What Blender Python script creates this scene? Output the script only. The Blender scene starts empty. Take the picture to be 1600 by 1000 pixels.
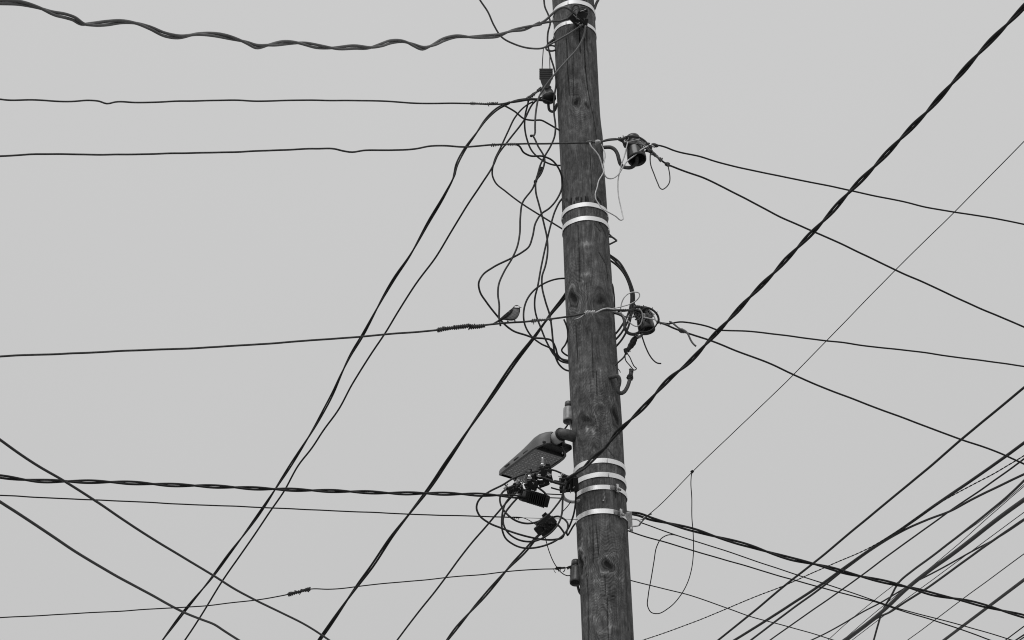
import bpy, bmesh, math, random
import numpy as np
from mathutils import Vector, Matrix
random.seed(7); rng = np.random.default_rng(7)
SC = bpy.context.scene; COL = SC.collection
R_ = math.radians

# ------------------------------------------------------------------ camera
PITCH = R_(31.0); F = 4072.0; CZ = 1.6; D0 = 11.0        # pole stands 11 m away, camera at eye height
cd = bpy.data.cameras.new('camera'); cam = bpy.data.objects.new('camera', cd); COL.objects.link(cam)
cd.sensor_width = 36.0; cd.lens = 36.0 * F / 1600.0; cd.clip_start = 0.1; cd.clip_end = 2000
cam.location = (0, 0, CZ); cam.rotation_euler = (R_(90) + PITCH, 0, 0); SC.camera = cam

# ------------------------------------------------------------------ overcast sky and weak sun
SUN_EL, SUN_AZ = R_(52), R_(205)                          # high, behind the camera and a little to the left
w = bpy.data.worlds.new('World'); SC.world = w; w.use_nodes = True
nt = w.node_tree; nt.nodes.clear()
N = nt.nodes.new; L = nt.links.new
out = N('ShaderNodeOutputWorld'); bg = N('ShaderNodeBackground'); bg.inputs[1].default_value = 0.1
sky = N('ShaderNodeTexSky'); sky.sky_type = 'NISHITA'; sky.sun_disc = False
sky.sun_elevation = SUN_EL; sky.sun_rotation = SUN_AZ; sky.dust_density = 4
bw = N('ShaderNodeRGBToBW'); L(sky.outputs[0], bw.inputs[0])
tc = N('ShaderNodeTexCoord'); sep = N('ShaderNodeSeparateXYZ'); L(tc.outputs['Generated'], sep.inputs[0])
mr = N('ShaderNodeMapRange'); mr.inputs[1].default_value = 0; mr.inputs[2].default_value = 1
mr.inputs[3].default_value = 5.05; mr.inputs[4].default_value = 6.9; L(sep.outputs[2], mr.inputs[0])
cn = N('ShaderNodeTexNoise'); cn.inputs['Scale'].default_value = 3.0; cn.inputs['Detail'].default_value = 3
L(tc.outputs['Generated'], cn.inputs['Vector'])
cm = N('ShaderNodeMapRange'); cm.inputs[3].default_value = 0.97; cm.inputs[4].default_value = 1.03; L(cn.outputs[0], cm.inputs[0])
mul = N('ShaderNodeMath'); mul.operation = 'MULTIPLY'; L(mr.outputs[0], mul.inputs[0]); L(cm.outputs[0], mul.inputs[1])
mx = N('ShaderNodeMix'); mx.data_type = 'FLOAT'; mx.inputs[0].default_value = 0.05
L(mul.outputs[0], mx.inputs[2]); L(bw.outputs[0], mx.inputs[3])
L(mx.outputs[0], bg.inputs[0]); L(bg.outputs[0], out.inputs[0])
sd = bpy.data.lights.new('sun', 'SUN'); sd.energy = 1.38; sd.angle = R_(40); sd.color = (1, 1, 1)
sun = bpy.data.objects.new('sun', sd); COL.objects.link(sun)
sdir = Vector((math.sin(SUN_AZ) * math.cos(SUN_EL), math.cos(SUN_AZ) * math.cos(SUN_EL), math.sin(SUN_EL)))
sun.rotation_euler = sdir.to_track_quat('Z', 'Y').to_euler()
SC.cycles.pixel_filter_type = 'BLACKMAN_HARRIS'; SC.cycles.filter_width = 1.05
vs = SC.view_settings; SC.display_settings.display_device = 'sRGB'
vs.view_transform = 'Standard'; vs.look = 'None'; vs.exposure = 0.0; vs.gamma = 1.0; vs.use_curve_mapping = False

# ------------------------------------------------------------------ pixel -> place helpers
FV = np.array([0, math.cos(PITCH), math.sin(PITCH)]); UV = np.array([0, -math.sin(PITCH), math.cos(PITCH)]); RV = np.array([1., 0, 0])
CAM = np.array([0, 0, CZ])
def ray(x, y): return FV + RV * ((x - 800) / F) + UV * ((500 - y) / F)
def tdepth(x, y, dy): return (D0 + dy) / ray(x, y)[1]
def P(x, y, dy=0.0): return CAM + ray(x, y) * tdepth(x, y, dy)
def PX(x, y, dy=0.0): return tdepth(x, y, dy) / F          # metres per photo pixel there

# ------------------------------------------------------------------ materials
def mat(name, col, rough=0.6, metal=0.0, var=0.25, scale=40.0, bump=0.0, spec=0.5, dark=None):
    m = bpy.data.materials.new(name); m.use_nodes = True; t = m.node_tree; b = t.nodes['Principled BSDF']
    b.inputs['Roughness'].default_value = rough; b.inputs['Metallic'].default_value = metal
    b.inputs['Specular IOR Level'].default_value = spec
    tx = t.nodes.new('ShaderNodeTexCoord'); n = t.nodes.new('ShaderNodeTexNoise')
    n.inputs['Scale'].default_value = scale; n.inputs['Detail'].default_value = 5
    t.links.new(tx.outputs['Object'], n.inputs['Vector'])
    r = t.nodes.new('ShaderNodeMapRange'); r.inputs[1].default_value = 0.3; r.inputs[2].default_value = 0.7
    r.inputs[3].default_value = col * (1 - var); r.inputs[4].default_value = col * (1 + var)
    t.links.new(n.outputs[0], r.inputs[0]); t.links.new(r.outputs[0], b.inputs['Base Color'])
    if bump:
        bp = t.nodes.new('ShaderNodeBump'); bp.inputs['Strength'].default_value = bump; bp.inputs['Distance'].default_value = 0.004
        t.links.new(n.outputs[0], bp.inputs['Height']); t.links.new(bp.outputs[0], b.inputs['Normal'])
    return m
M = {}
M['cable'] = mat('black_cable_sheath', 0.018, 0.55, var=0.3, scale=25, spec=0.35)
M['grey_cable'] = mat('weathered_grey_cable_sheath', 0.10, 0.5, var=0.3, scale=25)
M['wire'] = mat('oxidised_bare_wire', 0.05, 0.6, var=0.4, scale=60, spec=0.3)
M['thin'] = mat('thin_drop_wire', 0.015, 0.6, var=0.2, scale=30, spec=0.3)
M['bright'] = mat('bright_aluminium_wire', 0.52, 0.5, 0.2, var=0.25, scale=60)
M['tie'] = mat('dull_binding_wire', 0.13, 0.6, 0.2, var=0.5, scale=200)
M['iron'] = mat('rusty_forged_iron', 0.06, 0.75, var=0.5, scale=120, bump=0.4)
M['band'] = mat('stainless_banding', 0.92, 0.5, 0.3, var=0.05, scale=14)
M['band2'] = mat('polished_banding', 0.88, 0.33, 0.55, var=0.12, scale=22)  # noise puts the dark breaks of reflections into the colour
M['buckle'] = mat('dull_buckle_steel', 0.22, 0.5, 0.5, var=0.5, scale=120)
M['galv'] = mat('galvanised_steel', 0.50, 0.45, 0.6, var=0.3, scale=60)
M['chrome'] = mat('bright_bolt_steel', 0.75, 0.35, 0.9, var=0.15, scale=60)
M['plastic'] = mat('black_moulded_plastic', 0.012, 0.5, var=0.4, scale=80, spec=0.3)
M['ceram_d'] = mat('brown_glazed_ceramic', 0.028, 0.26, var=0.5, scale=35, spec=0.6)
M['ceram_l'] = mat('white_glazed_ceramic', 0.27, 0.3, var=0.35, scale=30, spec=0.5)
M['ceram_g'] = mat('grey_stained_ceramic', 0.085, 0.35, var=0.3, scale=30, spec=0.5)
M['lampbody'] = mat('grey_lamp_casting', 0.115, 0.45, var=0.12, scale=12, spec=0.5)
M['lampdark'] = mat('dark_lamp_recess', 0.03, 0.7, var=0.2, scale=30)
M['lens'] = mat('lamp_lens_plate', 0.26, 0.3, var=0.15, scale=60)
M['led'] = mat('led_lens_dome', 0.6, 0.2, var=0.1, scale=60)
M['pipe'] = mat('lamp_arm_pipe', 0.07, 0.55, var=0.4, scale=60, bump=0.2)
M['collar'] = mat('lamp_collar', 0.45, 0.5, 0.2, var=0.15, scale=60)
M['ground'] = mat('pale_gravel_ground', 0.22, 0.9, var=0.5, scale=2.0)
M['beak'] = mat('dark_horn_beak', 0.02, 0.4, var=0.2)
M['feather'] = mat('dark_wing_feathers', 0.03, 0.95, var=0.5, scale=300, spec=0.1)
M['rope'] = mat('frayed_tape', 0.035, 0.9, var=0.5, scale=150)

# ------------------------------------------------------------------ object helpers
def link(name, verts, faces, m, parent=None, smooth=True):
    me = bpy.data.meshes.new(name); me.from_pydata([tuple(v) for v in verts], [], faces); me.update()
    if smooth: me.polygons.foreach_set('use_smooth', [True] * len(me.polygons))
    me.materials.append(m)
    o = bpy.data.objects.new(name, me); COL.objects.link(o)
    if parent is not None:
        o.parent = parent; o.matrix_parent_inverse = Matrix.Translation(-parent.location)
    return o
def tag(o, label, cat, group=None):
    o['label'] = label; o['category'] = cat
    if group: o['group'] = group
    return o
def thing(name, label, cat, loc, group=None):
    o = bpy.data.objects.new(name, None); COL.objects.link(o); o.location = tuple(loc); o.empty_display_size = 0.05
    return tag(o, label, cat, group)
class MB:
    def __init__(s): s.v = []; s.f = []
    def tube(s, pts, rad, sides=8, cap=True):
        pts = np.asarray(pts, float); n = len(pts)
        rad = np.full(n, rad) if np.isscalar(rad) else np.asarray(rad)
        tan = np.gradient(pts, axis=0); tan /= np.linalg.norm(tan, axis=1)[:, None] + 1e-12
        a = np.array([0, 0, 1.]) if abs(tan[0][2]) < 0.9 else np.array([1., 0, 0])
        nrm = np.cross(tan[0], a); nrm /= np.linalg.norm(nrm)
        b0 = len(s.v)
        for i in range(n):
            nrm = nrm - tan[i] * nrm.dot(tan[i]); nrm /= np.linalg.norm(nrm) + 1e-12
            bn = np.cross(tan[i], nrm)
            for k in range(sides):
                an = 2 * math.pi * k / sides
                s.v.append(pts[i] + rad[i] * (math.cos(an) * nrm + math.sin(an) * bn))
        for i in range(n - 1):
            for k in range(sides):
                k2 = (k + 1) % sides
                s.f.append((b0 + i * sides + k, b0 + i * sides + k2, b0 + (i + 1) * sides + k2, b0 + (i + 1) * sides + k))
        if cap:
            s.f.append(tuple(b0 + k for k in range(sides))[::-1]); s.f.append(tuple(b0 + (n - 1) * sides + k for k in range(sides)))
        return s
    def lathe(s, base, axis, prof, sides=24):
        axis = np.asarray(axis, float); axis /= np.linalg.norm(axis)
        a = np.array([1., 0, 0]) if abs(axis[0]) < 0.8 else np.array([0, 1., 0])
        u = np.cross(axis, a); u /= np.linalg.norm(u); v = np.cross(axis, u); b0 = len(s.v)
        for r, h in prof:
            for k in range(sides):
                an = 2 * math.pi * k / sides
                s.v.append(np.asarray(base) + axis * h + r * (math.cos(an) * u + math.sin(an) * v))
        for i in range(len(prof) - 1):
            for k in range(sides):
                k2 = (k + 1) % sides
                s.f.append((b0 + i * sides + k, b0 + i * sides + k2, b0 + (i + 1) * sides + k2, b0 + (i + 1) * sides + k))
        return s
    def box(s, c, ax, size, bev=0.12):
        # chamfered box: each of the 8 corners cut, ax = three unit vectors, size = full extents
        ax = [np.asarray(a, float) for a in ax]; h = [q / 2 for q in size]; c = np.asarray(c); e = bev * min(h)
        bm = bmesh.new(); bmesh.ops.create_cube(bm, size=1.0)
        for v in bm.verts: v.co = Vector((v.co.x * size[0], v.co.y * size[1], v.co.z * size[2]))
        if bev > 0: bmesh.ops.bevel(bm, geom=list(bm.edges), offset=e, segments=1, affect='EDGES')
        b0 = len(s.v); bm.verts.ensure_lookup_table()
        for v in bm.verts: s.v.append(c + ax[0] * v.co.x + ax[1] * v.co.y + ax[2] * v.co.z)
        for f in bm.faces: s.f.append(tuple(b0 + v.index for v in f.verts))
        bm.free(); return s
    def sphere(s, c, r, ax=None, n=10):
        ax = ax or [np.eye(3)[i] for i in range(3)]; r = (r, r, r) if np.isscalar(r) else r
        prof = []; b0 = len(s.v)
        for i in range(n + 1):
            th = math.pi * i / n
            for k in range(2 * n):
                an = math.pi * k / n
                s.v.append(np.asarray(c) + ax[0] * r[0] * math.sin(th) * math.cos(an) + ax[1] * r[1] * math.sin(th) * math.sin(an) + ax[2] * r[2] * math.cos(th))
        for i in range(n):
            for k in range(2 * n):
                k2 = (k + 1) % (2 * n)
                s.f.append((b0 + i * 2 * n + k, b0 + (i + 1) * 2 * n + k, b0 + (i + 1) * 2 * n + k2, b0 + i * 2 * n + k2))
        return s
    def build(s, name, m, parent=None, smooth=True): return link(name, s.v, s.f, m, parent, smooth)
def frame(rot=0.0, yaw=0.0, pitch=0.0):
    """axes of a block: width, height, depth; rot turns it in the picture, yaw and pitch turn it in depth"""
    A = Matrix((RV, UV, -FV)).transposed().to_4x4()
    A = A @ Matrix.Rotation(R_(rot), 4, 'Z') @ Matrix.Rotation(R_(yaw), 4, 'Y') @ Matrix.Rotation(R_(pitch), 4, 'X')
    return [np.array(A.col[i][:3]) for i in range(3)]

# ------------------------------------------------------------------ wires
def hermite(p, step):
    """smooth curve through traced points; returns samples and arc length"""
    p = np.asarray(p, float); d = np.linalg.norm(np.diff(p, axis=0), axis=1); t = np.concatenate([[0], np.cumsum(d)]); n = len(p)
    if n == 2: m = np.array([(p[1] - p[0]) / d[0]] * 2)
    else:
        sl = np.diff(p, axis=0) / d[:, None]; m = np.zeros_like(p)
        for i in range(1, n - 1): m[i] = (sl[i - 1] * d[i] + sl[i] * d[i - 1]) / (d[i - 1] + d[i])
        m[0] = 1.5 * sl[0] - 0.5 * m[1]; m[-1] = 1.5 * sl[-1] - 0.5 * m[-2]
    o = []; s = []
    for i in range(n - 1):
        k = max(1, int(math.ceil(d[i] / step)))
        for j in range(k):
            u = j / k; h = d[i]
            o.append((2*u**3-3*u**2+1)*p[i] + (u**3-2*u**2+u)*h*m[i] + (-2*u**3+3*u**2)*p[i+1] + (u**3-u**2)*h*m[i+1]); s.append(t[i] + u * h)
    o.append(p[-1]); s.append(t[-1]); return np.array(o), np.array(s)
def path3(pts, dy, jit=0.0, step=5.0, ext='', exl=16.0):
    """a traced line placed in depth: dy = depth offsets from the pole's plane, straight in space between the given fractions"""
    q, s = hermite(pts, step); fr = s / s[-1]
    if jit:
        L_ = s[-1]; tg = np.gradient(q, axis=0); tg /= np.linalg.norm(tg, axis=1)[:, None] + 1e-9; nr = np.stack([-tg[:, 1], tg[:, 0]], 1)
        a = sum(math.cos(0) * rng.uniform(.3, 1) * np.sin(2 * math.pi * s / wl + rng.uniform(0, 6.3)) * wl / 110 for wl in (43, 71, 119, 190))
        q = q + nr * (a * jit * np.minimum(1, np.minimum(s, L_ - s) / 25))[:, None]
    if np.isscalar(dy): dy = [(0, dy), (1, dy)]
    elif not isinstance(dy[0], tuple): dy = [(i / (len(dy) - 1), v) for i, v in enumerate(dy)]
    kf = [k for k, _ in dy]; kp = [q[min(len(q) - 1, int(np.searchsorted(fr, k - 1e-9)))] for k in kf]
    inv = [1 / tdepth(a[0], a[1], v) for a, (_, v) in zip(kp, dy)]
    t = 1 / np.interp(fr, kf, inv)
    W_ = np.array([CAM + ray(x, y) * tt for (x, y), tt in zip(q, t)])
    if 's' in ext:
        k = max(1, int(len(W_) * .12)); d = W_[0] - W_[k]; d /= np.linalg.norm(d)
        W_ = np.vstack([[W_[0] + d * exl * u for u in (1, .66, .33)], W_])
    if 'e' in ext:
        k = max(1, int(len(W_) * .12)); d = W_[-1] - W_[-1 - k]; d /= np.linalg.norm(d)
        W_ = np.vstack([W_, [W_[-1] + d * exl * u for u in (.33, .66, 1)]])
    return W_
def wire(name, label, pts, wpx, dy, m='cable', ext='', jit=0.0, cat='cable', group=None, parent=None, exl=16.0, ref=0, step=5.0):
    W_ = path3(pts, dy, jit, step, ext, exl)
    d0 = dy if np.isscalar(dy) else (dy[ref] if not isinstance(dy[0], tuple) else dy[ref][1])
    r = wpx / 2 * PX(pts[ref][0], pts[ref][1], d0)
    o = MB().tube(W_, r, 8).build(name, M[m], parent)
    if label: tag(o, label, cat, group)
    o['_'] = 0; del o['_']
    return o
def twisted(name, label, pts, wpx, dy, pitch, m='cable', ext='', jit=0.0, phase=0.0, cat='cable', gap=1.0, wobble=.5, exl=16.0, ends=None, group=None):
    W_ = path3(pts, dy, jit, 4.0, ext, exl)
    # refine the straight extension so that the strands keep turning
    d = np.linalg.norm(np.diff(W_, axis=0), axis=1); ref = [W_[0]]
    for i in range(len(d)):
        k = max(1, int(d[i] / 0.04))
        for j in range(1, k + 1): ref.append(W_[i] + (W_[i + 1] - W_[i]) * j / k)
    W_ = np.array(ref)
    d0 = dy if np.isscalar(dy) else (dy[0] if not isinstance(dy[0], tuple) else dy[0][1])
    s = PX(pts[0][0], pts[0][1], d0); r = wpx / 2 * s
    core_ = path3(pts, dy, 0, 8.0); q_ = np.asarray(pts, float)
    pw = pitch * np.linalg.norm(np.diff(core_, axis=0), axis=1).sum() / np.linalg.norm(np.diff(q_, axis=0), axis=1).sum()
    root = thing(name, label, cat, W_[len(W_) // 2], group)
    arc = np.concatenate([[0], np.cumsum(np.linalg.norm(np.diff(W_, axis=0), axis=1))])
    tan = np.gradient(W_, axis=0); tan /= np.linalg.norm(tan, axis=1)[:, None]
    up = np.array([0, 0, 1.]); n1 = np.cross(tan, up); n1 /= np.linalg.norm(n1, axis=1)[:, None]; n2 = np.cross(tan, n1)
    wob = 0.5 * np.sin(arc * 2.1 + phase) + 0.35 * np.sin(arc * 4.7)
    for k in range(2):
        an = 2 * math.pi * arc / pw + phase + k * math.pi + wob * wobble
        g = r * (gap + 0.05 * np.sin(arc * 3.3 + 1))
        q = W_ + g[:, None] * (np.cos(an)[:, None] * n1 + np.sin(an)[:, None] * n2)
        if ends and ends[k]:
            tail = path3(ends[k], d0 if not isinstance(d0, tuple) else d0, 0, 3.0)
            q = np.vstack([tail[::-1], q])
        MB().tube(q, r, 8).build('strand', M[m], root)
    return root
def coil(name, pts, dy, rpx, wpx, pitch, m='tie', parent=None, spikes=0, core=0, irregular=0.4):
    if name != 'splice': rpx *= .78; pitch *= .85; core = max(core, rpx * .62); spikes = int(spikes * .55)
    else: rpx *= .85; core = rpx * .8
    """wire wound round a wire"""
    W_ = path3(pts, dy, 0, 1.2); s = PX(pts[0][0], pts[0][1], dy if np.isscalar(dy) else dy[0])
    arc = np.concatenate([[0], np.cumsum(np.linalg.norm(np.diff(W_, axis=0), axis=1))])
    f = np.linspace(0, arc[-1], max(8, int(arc[-1] / (pitch * s) * 9)))
    W_ = np.stack([np.interp(f, arc, W_[:, i]) for i in range(3)], 1)
    tan = np.gradient(W_, axis=0); tan /= np.linalg.norm(tan, axis=1)[:, None]
    n1 = np.cross(tan, [0.1, 0.3, 1.]); n1 /= np.linalg.norm(n1, axis=1)[:, None]; n2 = np.cross(tan, n1)
    an = 2 * math.pi * f / (pitch * s) + irregular * 2 * np.sin(f / s / 9.0)
    rr = rpx * s * (1 + irregular * np.sin(f / s / 5.3 + 1) + irregular * .6 * np.sin(f / s / 2.1))
    q = W_ + rr[:, None] * (np.cos(an)[:, None] * n1 + np.sin(an)[:, None] * n2)
    mb = MB().tube(q, wpx / 2 * s, 6)
    if core: mb.tube(W_, core * s, 8)
    for i in range(spikes):
        k = rng.integers(0, len(W_) - 1); a = rng.uniform(0, 6.28); dr = np.cos(a) * n1[k] + np.sin(a) * n2[k] + tan[k] * rng.uniform(-.8, .8)
        mb.tube([W_[k], W_[k] + dr * s * (rpx + 1.2), W_[k] + dr * s * (rpx + rng.uniform(1.6, 3.8)) - np.array([0, 0, s * 1.0])], [wpx / 2 * s, wpx / 2 * s, wpx / 4 * s], 5)
    return mb.build(name, M[m], parent)

# ------------------------------------------------------------------ ground
g = MB(); NG = 40; ext = 1500.0
for i in range(NG + 1):
    for j in range(NG + 1):
        a = (i / NG * 2 - 1); b = (j / NG * 2 - 1); x = ext * a * abs(a); y = ext * b * abs(b)
        g.v.append((x, y, 0.04 * math.sin(x * .7) * math.cos(y * .5) - .05 if abs(x) < 60 and abs(y) < 60 else -.05))
for i in range(NG):
    for j in range(NG): q = i * (NG + 1) + j; g.f.append((q, q + NG + 1, q + NG + 2, q + 1))
go = g.build('ground', M['ground']); go['kind'] = 'structure'

# ------------------------------------------------------------------ the pole
KY = np.array([-400, 0, 200, 300, 500, 640, 820, 1000, 1600.]); KC = np.array([874, 895.5, 905.5, 912, 922.5, 931.5, 941, 950, 980.]); KW = np.array([64, 65, 66, 70, 75.5, 79, 79.5, 80.5, 90.])
def smooth_interp(x, kx, kv):
    x = np.atleast_1d(x).astype(float); acc = np.zeros_like(x)
    for o in (-60, -30, 0, 30, 60): acc += np.interp(x + o, kx, kv)
    return acc / 5
def cx(py): return smooth_interp(py, KY, KC)
def cw(py): return smooth_interp(py, KY, KW)
tab_py = np.linspace(-380, 1590, 300)
tab = np.array([P(float(cx(y)[0]), y, 0) for y in tab_py]); tab_r = np.array([cw(y)[0] / 2 * PX(float(cx(y)[0]), y, 0) for y in tab_py])
TZ = tab[::-1, 2]; TX = tab[::-1, 0]; TR = tab_r[::-1]
zlo = TZ[0]; slope = (TX[40] - TX[0]) / (TZ[40] - TZ[0])
def axis_x(z): z = np.asarray(z, float); return np.where(z < zlo, TX[0] + (z - zlo) * slope, np.interp(z, TZ, TX))
def radius(z): z = np.asarray(z, float); return np.where(z < zlo, TR[0] + (zlo - z) * .004, np.interp(z, TZ, TR))
def on_pole(px, py, out=0.0):
    """place on the pole's near surface behind pixel px, py"""
    Y = D0 - 0.1
    for _ in range(6):
        r_ = ray(px, py); p = CAM + r_ * (Y / r_[1]); a = float(axis_x(p[2])); r = float(radius(p[2])) + out
        dx = min(abs(p[0] - a), r * .999); Y = D0 - math.sqrt(r * r - dx * dx)
    return p
def pole_sz(px, py):
    p = on_pole(px, py); a = math.atan2(p[0] - float(axis_x(p[2])), D0 - p[1]); return a, p[2]
ZTOP = 11.4
NA = 288; zf = np.arange(6.3, 10.45, 0.0065); zs = np.concatenate([np.linspace(-0.6, 6.25, 40), zf, np.linspace(10.5, ZTOP, 20)]); NZ = len(zs)
ang = np.linspace(-math.pi, math.pi, NA, endpoint=False)
A_, Z_ = np.meshgrid(ang, zs); Rr = radius(Z_); S_ = A_ * 0.125
def nz(a, z, k):                                         # cheap smooth noise on the surface
    v = 0
    for i, (fa, fz) in enumerate(k): v = v + np.sin(a * fa + i * 1.7 + 1.3 * np.sin(z * fz * .37 + i)) * np.sin(z * fz + i * 2.3 + .8 * np.sin(a * fa * .5 + i))
    return v / len(k)
disp = 0.0022 * nz(A_, Z_, [(2, 2.3), (3, 4.1), (5, 7.7)]) + 0.0007 * nz(A_, Z_, [(9, 3), (17, 5), (29, 4)])
gs = S_.copy(); dark = np.zeros_like(S_); light = np.zeros_like(S_); ringd = np.zeros_like(S_)
#          px   py   size(px) aspect darkness rings
knots = [(901, 160, 7, 1.0, .9, 1), (917, 166, 5, 1, .6, .4), (893, 26, 7, 1, .6, .5), (896, 468, 9, 1.5, 1, 1.6), (938, 472, 13, .8, .65, .5), (914, 657, 14, .7, .75, .7),
         (962, 655, 9, 1.8, .9, .8), (937, 640, 8, .8, .4, 1), (909, 876, 6, 2.2, 1, 2.0), (949, 884, 9, .8, 1, 1.5), (905, 846, 8, .9, .25, 1), (941, 975, 8, 1, .3, 1.2), (931, 700, 5, 1, .3, .6), (940, 215, 5, 1, .3, .6)]
knots = [(a, b_, c * 1.25, d, e, f_) for a, b_, c, d, e, f_ in knots]; rk = random.Random(3)
for i in range(12): knots.append((None, (rk.uniform(1.7, 4.6), rk.uniform(.6, 11)), rk.uniform(5, 9), 1, .8, 1))
for kx, ky, sz, asp, dk, rg in knots:
    if kx is None: a0, z0 = ky
    else: a0, z0 = pole_sz(kx, ky)
    s0 = a0 * .125; r0 = sz * .0031; ds = (A_ - a0); ds = (ds + math.pi) % (2 * math.pi) - math.pi; ds = ds * .125; dz = (Z_ - z0)
    rr = np.sqrt((ds + .25 * r0 * np.sin(dz / r0) + .18 * r0 * np.sin(dz * 2.7 / r0 + sz)) ** 2 + (dz * .8 / asp + .22 * r0 * np.sin(ds * 3.1 / r0 + sz)) ** 2); rw = np.sqrt(ds ** 2 + (dz * .42) ** 2)
    gs -= (1.1 * rg ** .3) * r0 ** 2 * ds / (rw ** 2 + .35 * r0 ** 2) * np.exp(-(rw / (6 * r0)) ** 2)
    core = np.exp(-(rr / (.5 * r0)) ** 4); dark += 1.1 * dk * core + dk * .28 * np.exp(-(rr / (1.5 * r0)) ** 2) + dk * .5 * np.exp(-((rr - .8 * r0) / (.12 * r0)) ** 2); light += .22 * rg * np.exp(-((rr - 1.15 * r0) / (.25 * r0)) ** 2)
    ringd += .55 * rg * np.sin(rr * 2 * math.pi / .0105 + 1.5 * np.sin(2 * np.arctan2(dz, ds) + sz) + 2 * nz(A_, Z_, [(9, 20)])) * np.exp(-((rw - r0) / (2.0 * r0)) ** 2) * (rr > .7 * r0)
    disp += 0.004 * np.exp(-(rw / (1.9 * r0)) ** 2) - .007 * core * dk
# drying checks: real grooves down the grain
cracks = [[(905, 44), (906, 62), (907, 82)], [(913, 60), (915, 104), (919, 140), (923, 165), (928, 185), (931, 205), (933, 222)], [(918, 905), (919, 950), (919, 1000)], [(949, 935), (949.5, 970), (951, 1000)],
          [(945, 898), (946, 915), (946, 930)], [(925, 520), (926, 560), (927, 590)], [(903, 352), (905, 395), (906, 440)], [(936, 395), (947, 415), (950, 440)], [(935, 345), (944, 362), (948, 372)], [(929, 350), (938, 362)],
          [(940, 932), (950, 930), (957, 931), (962, 934)], [(947, 700), (960, 715)], [(962, 770), (962, 778)], [(932, 580), (933, 620)], [(885, 60), (887, 110), (890, 150)], [(931, 820), (936, 870)], [(926, 830), (928, 880)], [(922, 240), (925, 300)], [(895, 100), (896, 150)],[(913, 655),(909,670)],[(900,510),(903,570)]]
extra = []
for i in range(30):
    a0 = rk.uniform(-math.pi, math.pi); z0 = rk.uniform(.2, 10.8); extra.append([(a0, z0), (a0 + rk.uniform(-.03, .03), z0 + rk.uniform(.15, .7))])
for ci, c in enumerate([[pole_sz(*q) for q in c] for c in cracks] + extra):
    wd = .0030 if ci < 2 else (.0026 if ci < 21 else .0018)
    for (a0, z0), (a1, z1) in zip(c[:-1], c[1:]):
        x0, x1 = a0 * .125, a1 * .125; dx, dz = x1 - x0, z1 - z0; l2 = dx * dx + dz * dz
        t = np.clip(((S_ - x0) * dx + (Z_ - z0) * dz) / l2, 0, 1); dd = np.hypot(S_ - x0 - t * dx, Z_ - z0 - t * dz)
        q = np.exp(-(dd / wd) ** 2); dark = np.maximum(dark, q * (1.1 if ci < 2 else .9)); disp -= q * (.009 if ci < 2 else .004)
# pale scars, spike marks and old paint
for px, py, w_, h_, st in [(918, 381, 11, 4, .55), (903, 384, 4, 4, .3), (913, 429, 9, 3, .5), (928, 428, 7, 4, .25), (910, 441, 4, 2, .5), (897, 452, 2, 5, .4), (916, 578, 24, 2.5, .3), (908, 600, 18, 2.5, .25), (915, 650, 7, 5, .5), (918, 672, 2, 5, .7),
                           (928, 676, 3, 6, .7), (905, 175, 10, 3, .25), (899, 126, 9, 4, .25), (922, 65, 3, 4, .45), (890, 235, 6, 3, .2), (944, 776, 1.2, 8, .8), (907, 845, 9, 2, .35), (921, 848, 2, 7, .3), (956, 866, 8, 3, .3), (924, 962, 8, 2.5, .3), (953, 979, 9, 2.5, .35), (936, 925, 4, 9, .25),
                           (902, 690, 3, 10, .25), (910, 722, 3, 9, .25), (955, 690, 6, 14, .12), (921, 265, 3, 22, .15), (932, 908, 10, 2, .3), (941, 897, 12, 2, .25), (963, 903, 9, 2, .25), (905, 640, 3, 9, .3), (925, 655, 6, 2, .35), (899, 648, 4, 6, .3), (930, 845, 2, 12, .2), (948, 866, 14, 3, .25), (914, 868, 8, 2, .25), (920, 893, 10, 2, .2), (908, 940, 6, 3, .2), (915, 965, 10, 2, .3), (935, 480, 12, 5, .15), (903, 545, 14, 3, .15), (924, 525, 16, 2, .15), (880, 120, 4, 9, .2), (915, 118, 10, 2, .2), (891, 205, 7, 2, .2), (921, 190, 3, 12, .15), (900, 285, 12, 3, .15), (938, 260, 3, 14, .15), (890, 90, 4, 12, .2), (917, 150, 4, 14, .12)]:
    a0, z0 = pole_sz(px, py); ds = S_ - a0 * .125 + .0025 * np.sin(Z_ * 260); dz = Z_ - z0 + .003 * np.sin(A_ * 31)
    light += st * np.exp(-(np.abs(ds) / (w_ * .0031)) ** 3 - (np.abs(dz) / (h_ * .0036)) ** 3)
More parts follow.
